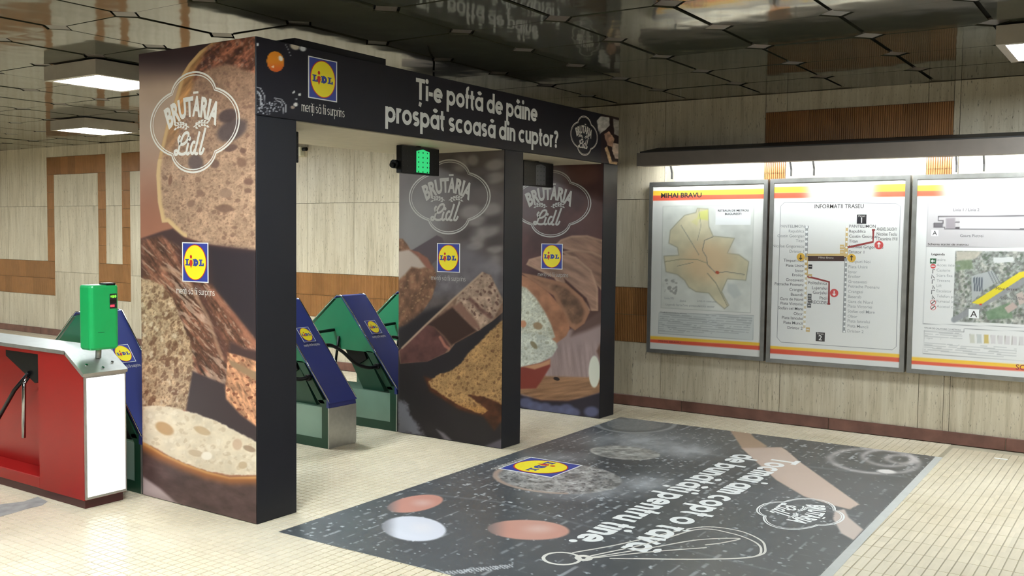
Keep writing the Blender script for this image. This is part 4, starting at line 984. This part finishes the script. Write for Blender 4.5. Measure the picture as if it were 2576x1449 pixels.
# ------------------------------------------------------------------ signal boxes under the beam
SGRN = mat('signal_green', (44, 205, 120), .4, emit=.75, var=0)
SGRY = mat('signal_unlit', (70, 72, 80), .4)
DOT = mat('signal_dot', (12, 40, 28), .5); DOT2 = mat('signal_dot_dim', (40, 40, 46), .5)
def signal(px0, px1, py1, lab, lit, cen, grp='lane signal boxes'):
    y = .35
    A = back(px0, py1, 1, y); B = back(px1, py1, 1, y); x0, x1 = A[0], B[0]; z0 = (A[2]+B[2])/2; z1 = PB-.012
    t = thing('lane_signal', lab, 'signal light', ((x0+x1)/2, y+.08, z0), grp)
    MB().box(x0, x1, y, y+.05, z0, z1, 0, .004).build('housing', BLACK, t)
    MB().tube([((x0+x1)/2, y+.025, z1-.01), ((x0+x1)/2, y+.025, PB-.007)], .02).build('mount', BLACK, t)
    fr = Frame((x0, y-.0005, z0), (1, 0, 0), (0, 0, 1)); w, h = x1-x0, z1-z0
    if cen:
        c0, c1 = cen[0]*w, cen[1]*w; s = Sheet(fr)
        s.poly([(c0, .012), (c1, .012), (c1, h-.03), ((c0+c1)/2, h-.015), (c0, h-.03)], SGRN if lit else SGRY, .001); s.build('lens', t, 'glowing green lens strip' if lit else 'unlit grey lens strip')
        s = Sheet(fr)
        for i in range(3):
            for j in range(5): s.ell(c0+(c1-c0)*(i+.5)/3, .018+(h-.05)*j/4.2, .006, .006, DOT, .0016, 8)
        s.build('lens_dots', t)['kind'] = 'stuff'
    s = Sheet(fr)
    for side in ((.05, .33), (.72, .96)):
        for i in range(4):
            for j in range(5): s.ell(w*(side[0]+(side[1]-side[0])*i/3), .018+(h-.05)*j/4.2, .003, .003, DOT2, .001, 6)
    q = s.build('perforation', t); q['kind'] = 'stuff'
    if lit:
        MB().tube([(x0, y+.05, z0+.06), (x0-.03, y+.05, z0+.06)], .03).build('knob', BLACK, t)
        MB().tube([(x0-.03, y+.05, z0+.055), (x0-.05, y+.05, z0+.05)], .016).build('knob_tip', BLACK, t)
    return t
signal(1010, 1105, 439, 'black perforated lane signal with green light under the banner', True, (.375, .725))
signal(1317, 1392, 469, 'black perforated lane signal, unlit, over the right passage', False, (.40, .72))
signal(652, 752, 405, 'black lane signal box half hidden by the tall left pillar', False, None)

# ------------------------------------------------------------------ map boards with light canopy
ALU = mat('aluminium_frame', (150, 148, 144), .35, .8, var=.18, scale=9)
PANE = bpy.data.materials.new('acrylic_pane'); PANE.use_nodes = True
_n = PANE.node_tree.nodes; _l = PANE.node_tree.links; _n.remove(_n['Principled BSDF'])
_t = _n.new('ShaderNodeBsdfTransparent'); _g = _n.new('ShaderNodeBsdfGlossy'); _g.inputs['Roughness'].default_value = .06; _w = _n.new('ShaderNodeLayerWeight'); _p = _n.new('ShaderNodeMath'); _p.operation = 'POWER'; _p.inputs[1].default_value = 5; _l.new(_w.outputs['Facing'], _p.inputs[0]); _f = _n.new('ShaderNodeMath'); _f.operation = 'MULTIPLY_ADD'; _f.inputs[1].default_value = .5; _f.inputs[2].default_value = .025; _l.new(_p.outputs[0], _f.inputs[0])
_x = _n.new('ShaderNodeMixShader'); _l.new(_f.outputs[0], _x.inputs[0]); _l.new(_t.outputs[0], _x.inputs[1]); _l.new(_g.outputs[0], _x.inputs[2]); _l.new(_x.outputs[0], _n['Material Output'].inputs[0])
XB = XW-.075
TGRY = mat('print_grey_text', (96, 96, 98), .6, var=.02); TDK = mat('print_dark_text', (52, 44, 44), .6, var=.02); TLG = mat('print_light_text', (158, 158, 158), .6, var=.02)
LORG = mat('print_line_red', (150, 60, 60), .6); LBRN = mat('print_station_bar', (70, 46, 44), .6); LTAN = mat('print_line_tan', (206, 176, 120), .6); CRED = mat('print_circle_red', (206, 80, 80), .6); CORG = mat('print_circle_orange', (222, 176, 70), .6)
def stripes(p, top, bot, fade=None):
    """yellow/red stripes at given pixel lines: top=((x,y0,y1,y2),(x,...)), same for the bottom"""
    for (xa, *ya), (xb, *yb) in (top, bot):
        t = (p.x-xa)/(xb-xa); l = [ya[i]+(yb[i]-ya[i])*t for i in range(3)]; y = p.y
        a = np.ones_like(y) if fade is None or (xa, *ya) != top[0] else 1-.75*sstep((p.x-fade[0])/fade[1])*sstep((fade[2]-p.x)/fade[1])
        bd = lambda q, r: sstep((y-q)/2.5+.5)*sstep((r-y)/2.5+.5); p.mix(bd(l[0], l[1])*a, (244, 196, 60)); p.mix(bd(l[1], l[2])*a, (226, 92, 66))
def board(label, cor, fn, txt, nu, nv):
    tl, tr, br, bl = [back(x, y, 0, XB) for x, y in cor]
    t = thing('map_board', label, 'notice board', ((XW+XB)/2, (tl[1]+tr[1])/2, bl[2]), 'framed metro boards')
    C = [np.array((q[1], q[2])) for q in (tl, tr, br, bl)]; cen = sum(C)/4
    w = .034
    def inset(d):
        y0, y1 = C[0][0], C[1][0]
        return [(y0-d, C[0][1]-d), (y1+d, C[1][1]-d), (y1+d, C[2][1]+d), (y0-d, C[3][1]+d)]
    I = inset(w); O_ = inset(0)
    for i in range(4):
        j = (i+1) % 4
        MB().prism([O_[i], O_[j], I[j], I[i]], 0, XB, XW-.001).build('frame_bar', ALU, t)
    MB().prism(inset(w*.6), 0, XB+.012, XB+.03).build('backing', mat('board_backing', (214, 212, 206), .6), t)
    fr = Frame((XB+.009, I[0][0], 0), (0, -1, 0), (0, 0, 1))
    W = I[0][0]-I[1][0]; z0 = max(I[2][1], I[3][1])-.004; z1 = min(I[0][1], I[1][1])+.004
    zlo = min(I[2][1], I[3][1])-.004
    sheet = print_grid('printed_sheet', fr, -.004, W+.004, zlo, z1, nu, nv, 0., fn, t, PRINTM)
    s = Sheet(fr); txt(s, fr); s.build('lettering', sheet)['kind'] = 'stuff'
    MB().prism(inset(w*.9), 0, XB+.003, XB+.005).build('pane', PANE, t)
    return t
def T(s, fr, st, x0, y, x1=None, size=None, m=TGRY, off=0., align='l', cap=None):
    """text with its baseline at pixel (x0,y), optionally stretched to pixel x1"""
    a = fr.px(x0, y); w = None if x1 is None else abs(fr.px(x1, y)[0]-a[0]); sz = size if size else abs(fr.px(x0, y-cap)[1]-a[1])/.70
    s.text(st, a[0], a[1], .0010, sz, m, align, off, w)
def seg(s, fr, pts, w, m, h=.0008): s.ribbon([fr.px(*q) for q in pts], w, m, h)
K1, K2, K3 = (1600, 400), (1920, 420), (2260, 400); S1, S2, S3 = 2.786, 2.7866, 2.498
def sheet1(p):
    x, y = p.x, p.y; p.c[:] = (226, 224, 218)
    stripes(p, ((1645, 480, 492, 505), (1924, 474, 488, 500)), ((1636, 845, 853, 861), (1912, 862, 870, 881)))
    z = lambda *q: Z(K1, S1, *q)
    p.poly(z((185, 330), (828, 318), (805, 1080), (172, 1045)), (198, 198, 190), 1); m = p.poly(z((190, 335), (822, 324), (800, 1075), (178, 1040)), (218, 218, 210), 1); p.grain(m, .10, .03, .03, k=3)
    city = z((430, 345), (505, 350), (510, 470), (540, 540), (690, 555), (640, 660), (720, 670), (790, 720), (770, 850), (640, 840), (600, 930), (650, 1025), (620, 1050), (560, 1000), (510, 940), (420, 930), (370, 900), (340, 850), (290, 810), (210, 790), (195, 680), (300, 675), (290, 620), (230, 590), (240, 500), (295, 440), (340, 395), (420, 375))
    m = p.poly(city, (214, 204, 172), 2); p.grain(m, .10, .03, .03, k=5); d = p.sd(city); p.mix(np.exp(-(d/1.3)**2)*.7, (150, 146, 124))
    p.poly(z((440, 370), (505, 355), (505, 430), (430, 420)), (216, 214, 130), 5); p.poly(z((385, 440), (440, 400), (430, 470)), (222, 214, 150), 5, .7); p.ell(*z((500, 720))[0], 60, 50, (226, 188, 146), 0, 1.0, .6)
    for l, c, w in ((((315, 465), (380, 570), (440, 670)), (120, 120, 112), 1.6), (((540, 545), (480, 570), (465, 640), (495, 690), (500, 740), (560, 800), (630, 790), (760, 810)), (120, 118, 112), 2), (((200, 720), (330, 700), (430, 705), (500, 730)), (146, 140, 112), 2), (((500, 800), (560, 870), (600, 950), (640, 1030)), (134, 128, 110), 2), (((440, 350), (455, 470), (430, 570)), (150, 146, 130), 1.4), (((290, 750), (400, 725)), (140, 136, 120), 1.6)): p.line(z(*l), w, c, .8, 1.2)
    p.ell(*z((570, 795))[0], 5, 4, (190, 84, 56), 20, .5); p.poly(z((640, 870), (700, 880), (740, 950), (690, 980), (640, 930)), (196, 200, 196), 8, .7)
    p.poly(z((558, 345), (806, 335), (802, 460), (556, 460)), (238, 238, 236), 1)
    p.poly(z((160, 1075), (828, 1095), (822, 1270), (155, 1225)), (176, 178, 176), 1); p.poly(z((163, 1080), (824, 1100), (818, 1265), (158, 1220)), (208, 210, 206), 1); r = np.sin((p.y-.055*p.x)*2.0) > .1
    m = p.sd(z((165, 1085), (820, 1104), (790, 1225), (160, 1215))) > 0; p.mix(m*r*.5*(fbm(x*.08, y*.4, 2, 3) > .3), (150, 152, 152))
    m = p.sd(z((200, 840), (290, 840), (290, 950), (200, 950))) > 0; p.pores(m*1., .09, .11, (150, 146, 140), .5, 3, 0, .8)
def text1(s, fr):
    T(s, fr, 'MIHAI BRAVU', 1663, 497.5, 1765, m=TDK, off=.03, cap=11.5)
    T(s, fr, 'RETEAUA DE METROU', 1806, 532, 1884, m=TDK, off=.015, cap=5); T(s, fr, 'BUCURESTI', 1824, 540.5, 1865, m=TDK, off=.015, cap=5)
    T(s, fr, 'TITLURI DE CALATORIE CU METROUL', 1660, 786.5, 1728, m=TGRY, cap=3.2); T(s, fr, 'MIHAI BRAVU', 1657, 860, 1712, m=LORG, cap=5)
    for i, (x, y) in enumerate(((1672, 752), (1710, 759), (1754, 759), (1675, 768), (1716, 770), (1758, 772))): T(s, fr, ('Linia M1', 'Statie', 'Linia in executie', 'Legenda harta', 'Zona pietonala', 'Limita sector')[i], x, y, size=.028, m=TLG)
L_ST = ['PANTELIMON', 'Republica', 'Costin Georgian', 'Titan', 'Nicolae Grigorescu', 'Dristor 1', None, 'Timpuri Noi', 'Piata Unirii', 'Izvor', 'Eroilor', 'Grozavesti', 'Petrache Poenaru', 'Crangasi', 'Basarab', 'Gara de Nord', 'Piata Victoriei', 'Stefan cel Mare', 'Obor', 'Piata Iancului', 'Piata Muncii', 'Dristor 2']
L_Y = [421, 455, 489, 523, 561, 597, 632, 662, 698, 733, 764, 799, 831, 867, 901, 935, 967, 1001, 1036, 1068, 1102, 1137]
def sheet2(p):
    p.c[:] = (228, 226, 222)
    stripes(p, ((1951, 470, 485, 499), (2281, 462, 481, 495)), ((1940, 870, 877, 889), (2263, 891, 900, 911)), (2010, 40, 2220))
def text2(s, fr):
    z = lambda *q: Z(K2, S2, *q)
    T(s, fr, 'INFORMATII TRASEU', *z((360, 290))[0], z((705, 290))[0][0], m=TDK, off=.008, cap=10)
    q = z((150, 248), (930, 255), (962, 275), (932, 1260), (905, 1282), (125, 1228), (97, 1195), (122, 275), (150, 248)); seg(s, fr, q, .005, TLG)
    seg(s, fr, z((305, 421), (303, 632)), .022, TLG); seg(s, fr, z((291, 421), (320, 421)), .02, TLG); seg(s, fr, z((303, 632), (302, 765)), .026, LTAN); seg(s, fr, z((302, 765), (287, 1137)), .018, mat('print_pale', (214, 200, 170), .6))
    seg(s, fr, z((587, 418), (582, 560)), .018, LTAN); seg(s, fr, z((581, 560), (580, 632)), .03, LTAN); seg(s, fr, z((579, 640), (565, 1153)), .022, TLG); seg(s, fr, z((555, 1153), (578, 1153)), .02, TLG)
    seg(s, fr, z((303, 616), (582, 616)), .018, LTAN); seg(s, fr, z((303, 637), (582, 637)), .055, LBRN, .0006)
    T(s, fr, 'Mihai Bravu', *z((388, 640))[0], z((492, 640))[0][0], m=PSOFT, cap=4.5)
    seg(s, fr, z((583, 566), (770, 525), (772, 442)), .016, LORG); seg(s, fr, z((762, 442), (784, 442)), .014, LORG); seg(s, fr, z((302, 765), (462, 806), (460, 960)), .016, LORG); seg(s, fr, z((450, 960), (470, 960)), .014, LORG)
    for i, (n, y) in enumerate(zip(L_ST, L_Y)):
        if n is None: continue
        dk = i >= 7
        a = fr.px(*z((298-i*.6, y+5))[0]); s.text(n, a[0]-.012, a[1], .0006, .034, TGRY if dk else TLG, 'r', .004)
        a = fr.px(*z((592-i*.6, y+4+i*.8))[0]); s.text(n, a[0]+.012, a[1], .0006, .034, TLG if dk else TGRY, 'l', .004)
        s.ell(*fr.px(*z((305-i*.75, y))[0]), .011, .011, PWHITE, .0012, 10); s.ell(*fr.px(*z((587-i*.9, y+i*.8))[0]), .008, .008, PWHITE, .0012, 10)
    for n, y in (('ANGHEL SALIGNY', 446), ('Nicolae Teclu', 480), ('1 Decembrie 1918', 514)): T(s, fr, n, *z((795, y))[0], x1=z((915+len(n)*1.6, y))[0][0], size=.036, m=TGRY, off=.004)
    for n, y in (('Politehnica', 826), ('Lujerului', 861), ('Gorjului', 893), ('Pacii', 930), ('PRECIZIEI', 962)): a = fr.px(*z((448, y))[0]); s.text(n, a[0], a[1], .0006, .036, TGRY, 'r', .004)
    for c, m, ar in (((811, 547), CRED, 1), ((497, 884), CRED, -1), ((619, 638), CORG, 1), ((263, 632), CORG, -1)):
        q = fr.px(*z(c)[0]); s.ell(*q, .034, .034, m, .0006, 20); mm = PWHITE if m is CRED else TDK
        s.ribbon([(q[0], q[1]-.02), (q[0], q[1]+.02)], .008, mm, .001); s.ribbon([(q[0]-.012, q[1]+ar*.006), (q[0], q[1]+ar*.02), (q[0]+.012, q[1]+ar*.006)], .007, mm, .001)
    for c, n in (((690, 366), '1'), ((400, 1191), '2')):
        q = fr.px(*z(c)[0]); s.rect(q[0]-.037, q[0]+.037, q[1]-.037, q[1]+.037, PBLACK, .0006); s.text(n, q[0], q[1]-.028, .001, .06, PWHITE, 'c', .01); s.text('Peron', q[0], q[1]+.018, .001, .022, PSOFT, 'c')
    for c, m in (((330, 699), PBLACK), ((552, 560), LTAN), ((552, 597), LTAN), ((328, 767), LTAN), ((325, 904), TGRY), ((325, 937), TGRY), ((322, 971), TGRY), ((313, 1140), LTAN)):
        q = fr.px(*z(c)[0]); s.rect(q[0]-.016, q[0]+.016, q[1]-.018, q[1]+.018, m, .0006); s.rect(q[0]-.011, q[0]+.011, q[1]-.003, q[1]+.003, PSOFT, .001)
def sheet3(p):
    x, y = p.x, p.y; z = lambda *q: Z(K3, S3, *q); p.c[:] = (228, 226, 223)
    stripes(p, ((2312, 466, 480, 494), (2576, 458, 477, 492)), ((2297, 898, 907, 916), (2576, 917, 927, 934)), (2345, 50, 2900))
    p.poly(z((185, 275), (1400, 245), (1400, 560), (176, 548)), (198, 192, 192), 1); p.line(z((176, 548), (1400, 575)), 1.2, (130, 126, 126)); p.line(z((185, 275), (156, 1035), (1400, 1080)), 1.2, (140, 138, 138))
    for l, w in ((((250, 362), (1400, 350)), 2.6), (((250, 362), (252, 388), (280, 388), (280, 405), (222, 405), (222, 428), (292, 430), (292, 440), (1400, 450)), 2.6), (((360, 397), (383, 397)), 3.5), (((360, 432), (383, 432)), 3.5), (((766, 398), (800, 398)), 3.5), (((766, 436), (800, 436)), 3.5)): p.line(z(*l), w, (84, 78, 82), 1, 1)
    p.poly(z((298, 372), (357, 370), (357, 438), (298, 436)), (158, 148, 152), 2); p.poly(z((225, 408), (280, 408), (280, 426), (225, 426)), (110, 104, 108), 2); p.poly(z((388, 372), (1400, 366), (1400, 436), (388, 436)), (222, 216, 218), 2)
    m = p.poly(z((358, 575), (1400, 590), (1400, 1070), (340, 1020)), (140, 142, 136), 1)
    n = fbm(x*.05, y*.05, 4, 3); p.mix(m*sstep((n-.5)/.1)*.7, (176, 172, 164)); p.grain(m, .5, .14, .14, k=7); p.pores(m, .12, .12, (200, 200, 198), .3, 9, 20, .6); p.pores(m, .10, .10, (90, 104, 86), .36, 11, 0, .7)
    p.poly(z((358, 640), (460, 630), (470, 690), (360, 700)), (124, 140, 108), 5, .8); p.poly(z((365, 580), (530, 580), (480, 630), (365, 640)), (202, 192, 176), 5, .8); p.poly(z((545, 960), (700, 900), (720, 1000), (560, 1010)), (108, 136, 104), 5, .8)
    p.poly(z((460, 735), (590, 700), (640, 760), (530, 830), (460, 900)), (176, 178, 178), 2)
    for i in range(4): p.poly(z((470+i*16, 745), (480+i*16, 742), (486+i*15, 830), (476+i*15, 832)), (92, 98, 108), 1)
    for i in range(3): p.line(z((565+i*18, 708), (600+i*18, 780)), 2.5, (96, 100, 104), .8)
    p.poly(z((595, 620), (720, 615), (730, 645), (600, 655)), (216, 216, 214), 1.5); p.line(z((350, 1010), (620, 860), (800, 760), (900, 700)), 15, (148, 148, 152), .9, 4); p.poly(z((665, 935), (720, 900), (750, 930), (690, 970)), (186, 164, 156), 2); p.poly(z((740, 850), (780, 830), (800, 900), (760, 920)), (190, 172, 164), 2)
    p.poly(z((460, 905), (760, 712), (860, 690), (870, 740), (780, 745), (520, 915)), (226, 206, 44), 1.5); p.ell(*z((517, 914))[0], 3, 2.5, (206, 60, 40), 0, .4)
    p.line(z((162, 1075), (412, 1088), (414, 1067), (1400, 1110)), 1.1, (140, 138, 138)); p.line(z((162, 1075), (155, 1222), (1400, 1310)), 1.1, (140, 138, 138))
    r = np.sin((y-.055*x)*1.9) > .1; m = (p.sd(z((165, 1080), (400, 1095), (400, 1140), (165, 1130))) > 0) | (p.sd(z((165, 1145), (745, 1190), (740, 1250), (160, 1210))) > 0); p.mix(m*r*.5*(fbm(x*.08, y*.4, 2, 3) > .3), (160, 160, 160))
    for i in range(12): p.poly(z((450+44*i, 1100+2*i), (480+44*i, 1102+2*i), (480+44*i, 1156+2.4*i), (450+44*i, 1154+2.4*i)), ((206, 204, 190), (196, 198, 196), (206, 182, 110), (212, 206, 206))[i if i < 3 else 3], 1); p.line(z((450+44*i, 1100+2*i), (450+44*i, 1154+2.4*i)), .9, (150, 140, 132))
def text3(s, fr):
    z = lambda *q: Z(K3, S3, *q)
    T(s, fr, 'Schema statiei de metrou', *z((185, 541))[0], z((440, 543))[0][0], m=TDK, off=.006, cap=5.5); T(s, fr, 'Legenda', *z((208, 604))[0], z((292, 605))[0][0], m=TDK, off=.008, cap=5.8)
    T(s, fr, 'TITLURI DE CALATORIE CU METROUL', *z((162, 1066))[0], z((395, 1074))[0][0], m=TGRY, cap=4); T(s, fr, 'SCHEMA STATIEI', *z((737, 1322))[0], size=.055, m=LORG, off=.01)
    for i, n in enumerate(('Iesire', 'Acces interzis', 'Casierie', 'Scara fixa', 'Trecere', 'Lift', 'Escalator', 'Telefon public', 'Fumatul interzis', 'Accesul cu animale')):
        y = 641+32.5*i; T(s, fr, n, *z((240, y))[0], size=.030, m=TLG); q = fr.px(*z((218, y))[0])
        if i == 0: s.rect(q[0]-.022, q[0]+.022, q[1]-.02, q[1]+.02, mat('print_green', (40, 92, 60), .6), .0006); s.ribbon([(q[0]+.014, q[1]), (q[0]-.012, q[1])], .008, PWHITE, .001); s.ribbon([(q[0]-.002, q[1]+.010), (q[0]-.014, q[1]), (q[0]-.002, q[1]-.010)], .006, PWHITE, .001)
        elif i == 1: s.ell(*q, .019, .019, CRED, .0006, 16); s.rect(q[0]-.012, q[0]+.012, q[1]-.004, q[1]+.004, PWHITE, .001)
        elif i > 7: s.ribbon(arc(q[0], q[1], .019, .019, 0, 340, 16), .004, CRED, .0006, True); s.ribbon([(q[0]-.012, q[1]-.012), (q[0]+.012, q[1]+.012)], .006, TDK, .0008)
        else: s.ribbon([(q[0]-.010+.004*(i % 3), q[1]-.016), (q[0]-.010+.004*(i % 3), q[1]+.014), (q[0]+.012, q[1]+.014*(-1)**i)], .006, TGRY, .0006)
    for c in ((474, 972), (229, 464)):
        q = fr.px(*z(c)[0]); k = 1 if c[0] > 300 else .7; s.rect(q[0]-.036*k, q[0]+.036*k, q[1]-.034*k, q[1]+.034*k, PWHITE, .0006); s.text('A', q[0], q[1]-.026*k, .001, .07*k, TDK, 'c', .006)
    for n, x, y, sz in (('Linia 1 / Linia 2', 345, 328, .03), ('Gaura Pietrei', 388, 490, .03), ('Soseaua Mihai Bravu', 640, 880, .03)):
        T(s, fr, n, *z((x, y))[0], size=sz, m=TGRY)
    T(s, fr, 'Mihai Bravu', *z((612, 822))[0], size=.03, m=LBRN)
board('framed metro network map of the city, leftmost of the three wall boards', ((1634, 459), (1932, 451), (1922, 909), (1633, 886)), sheet1, text1, 150, 210)
board('framed route information board with line diagram, middle of the three wall boards', ((1938, 450), (2290, 440), (2281, 938), (1927, 911)), sheet2, text2, 60, 260)
board('framed station plan board with aerial picture, cut by the right picture edge', ((2297, 440), (2700, 430), (2700, 972), (2287, 938)), sheet3, text3, 170, 230)

HOOD = mat('canopy_grey', (118, 108, 100), .5); HOODT = mat('canopy_top', (44, 42, 42), .6)
XH = XW-.36
c0, c1, d0, d1 = [back(x, y, 0, XH) for x, y in ((1602, 386), (1600, 420), (2576, 343), (2576, 383))]
zt, zb = (c0[2]+d0[2])/2, (c1[2]+d1[2])/2; XT = XW-.27
TUBEM = mat('fluorescent_tube', (255, 252, 244), .4, emit=TUBE, var=0)
def canopy(yl, yr, label):
    hood = thing('light_canopy', label, 'light canopy', (XW-.15, (yl+yr)/2, zb))
    MB().box(XH, XH+.008, yr, yl, zb, zt).build('front_fascia', HOOD, hood)
    MB().prism([(XH, zt), (XW-.002, zt+.060), (XW-.002, zt+.072), (XH, zt+.010)], 1, yr, yl-.03).build('sloped_top', HOODT, hood)
    MB().box(XH+.008, XT+.010, yr, yl-.03, zb, zb+.004).build('added_light_baffle', HOOD, hood)  # added unseen tray that keeps the tube light off the floor
    for ye in (yl-.038, yr): MB().prism([(XH+.008, zb+.02), (XW-.002, zb+.05), (XW-.002, zt+.06), (XH+.008, zt)], 1, ye, ye+.008).build('end_cap', HOOD, hood)
    y = yl-.16
    while y-1.15 > yr:
        MB().tube([(XT, y, zb+.07), (XT, y-1.14, zb+.07)], .013, seg=8).build('fluorescent_tube', TUBEM, hood)
        for yy in (y+.02, y-1.16): MB().box(XT-.02, XW-.002, yy-.012, yy+.012, zb+.05, zb+.12).build('lamp_holder', HOOD, hood)
        for yy in (y-.03, y-1.11): MB().prism([(XW-.10, zb+.06), (XW-.085, zb+.06), (XW-.03, zb-.04), (XW-.03, zb-.10), (XW-.045, zb-.10), (XW-.045, zb-.045)], 1, yy-.006, yy+.006).build('bracket', HOODT, hood)
        y -= 1.27
canopy(c0[1], -4.6, 'long grey light canopy glowing above the framed map boards')
canopy(2.62, .95, 'added unseen grey light canopy behind the middle pillar, brightening the wall')  # unseen second canopy, added to brighten the wall behind the portal

# ------------------------------------------------------------------ small things
bx = thing('junction_box', 'small beige box high on the wall inside the left passage', 'wall box', (XW-.04, 4.46, 2.55))
MB().box(XW-.07, XW-.001, 4.40, 4.56, 2.46, 2.57, 0, .006).build('cover', mat('beige_plastic', (226, 220, 196), .5), bx)
MB().tube([(XW-.03, 4.40, 2.54), (XW-.03, 4.34, 2.54)], .022).build('gland', BLACK, bx)
q = back(2518, 1155, 2, 0)
tag(MB().prism([(q[0]-.012, q[1]-.045), (q[0]+.014, q[1]-.04), (q[0]+.012, q[1]+.045), (q[0]-.010, q[1]+.04)], 2, .0005, .004).build('paper_scrap', PWHITE), 'tiny white paper scrap on the tiles near the wall', 'litter')
CEM = mat('cement_patch', (150, 146, 142), .8, var=.25, scale=14)
pts = [back(x, y, 2, 0)[:2] for x, y in ((-60, 1290), (-40, 1275), (10, 1268), (60, 1262), (95, 1250), (120, 1262), (105, 1272), (70, 1280), (30, 1292), (0, 1300), (-50, 1310))]
MB().prism([tuple(p) for p in pts], 2, .0004, .0012).build('cement_patch', CEM, floor)
#@@NEXT
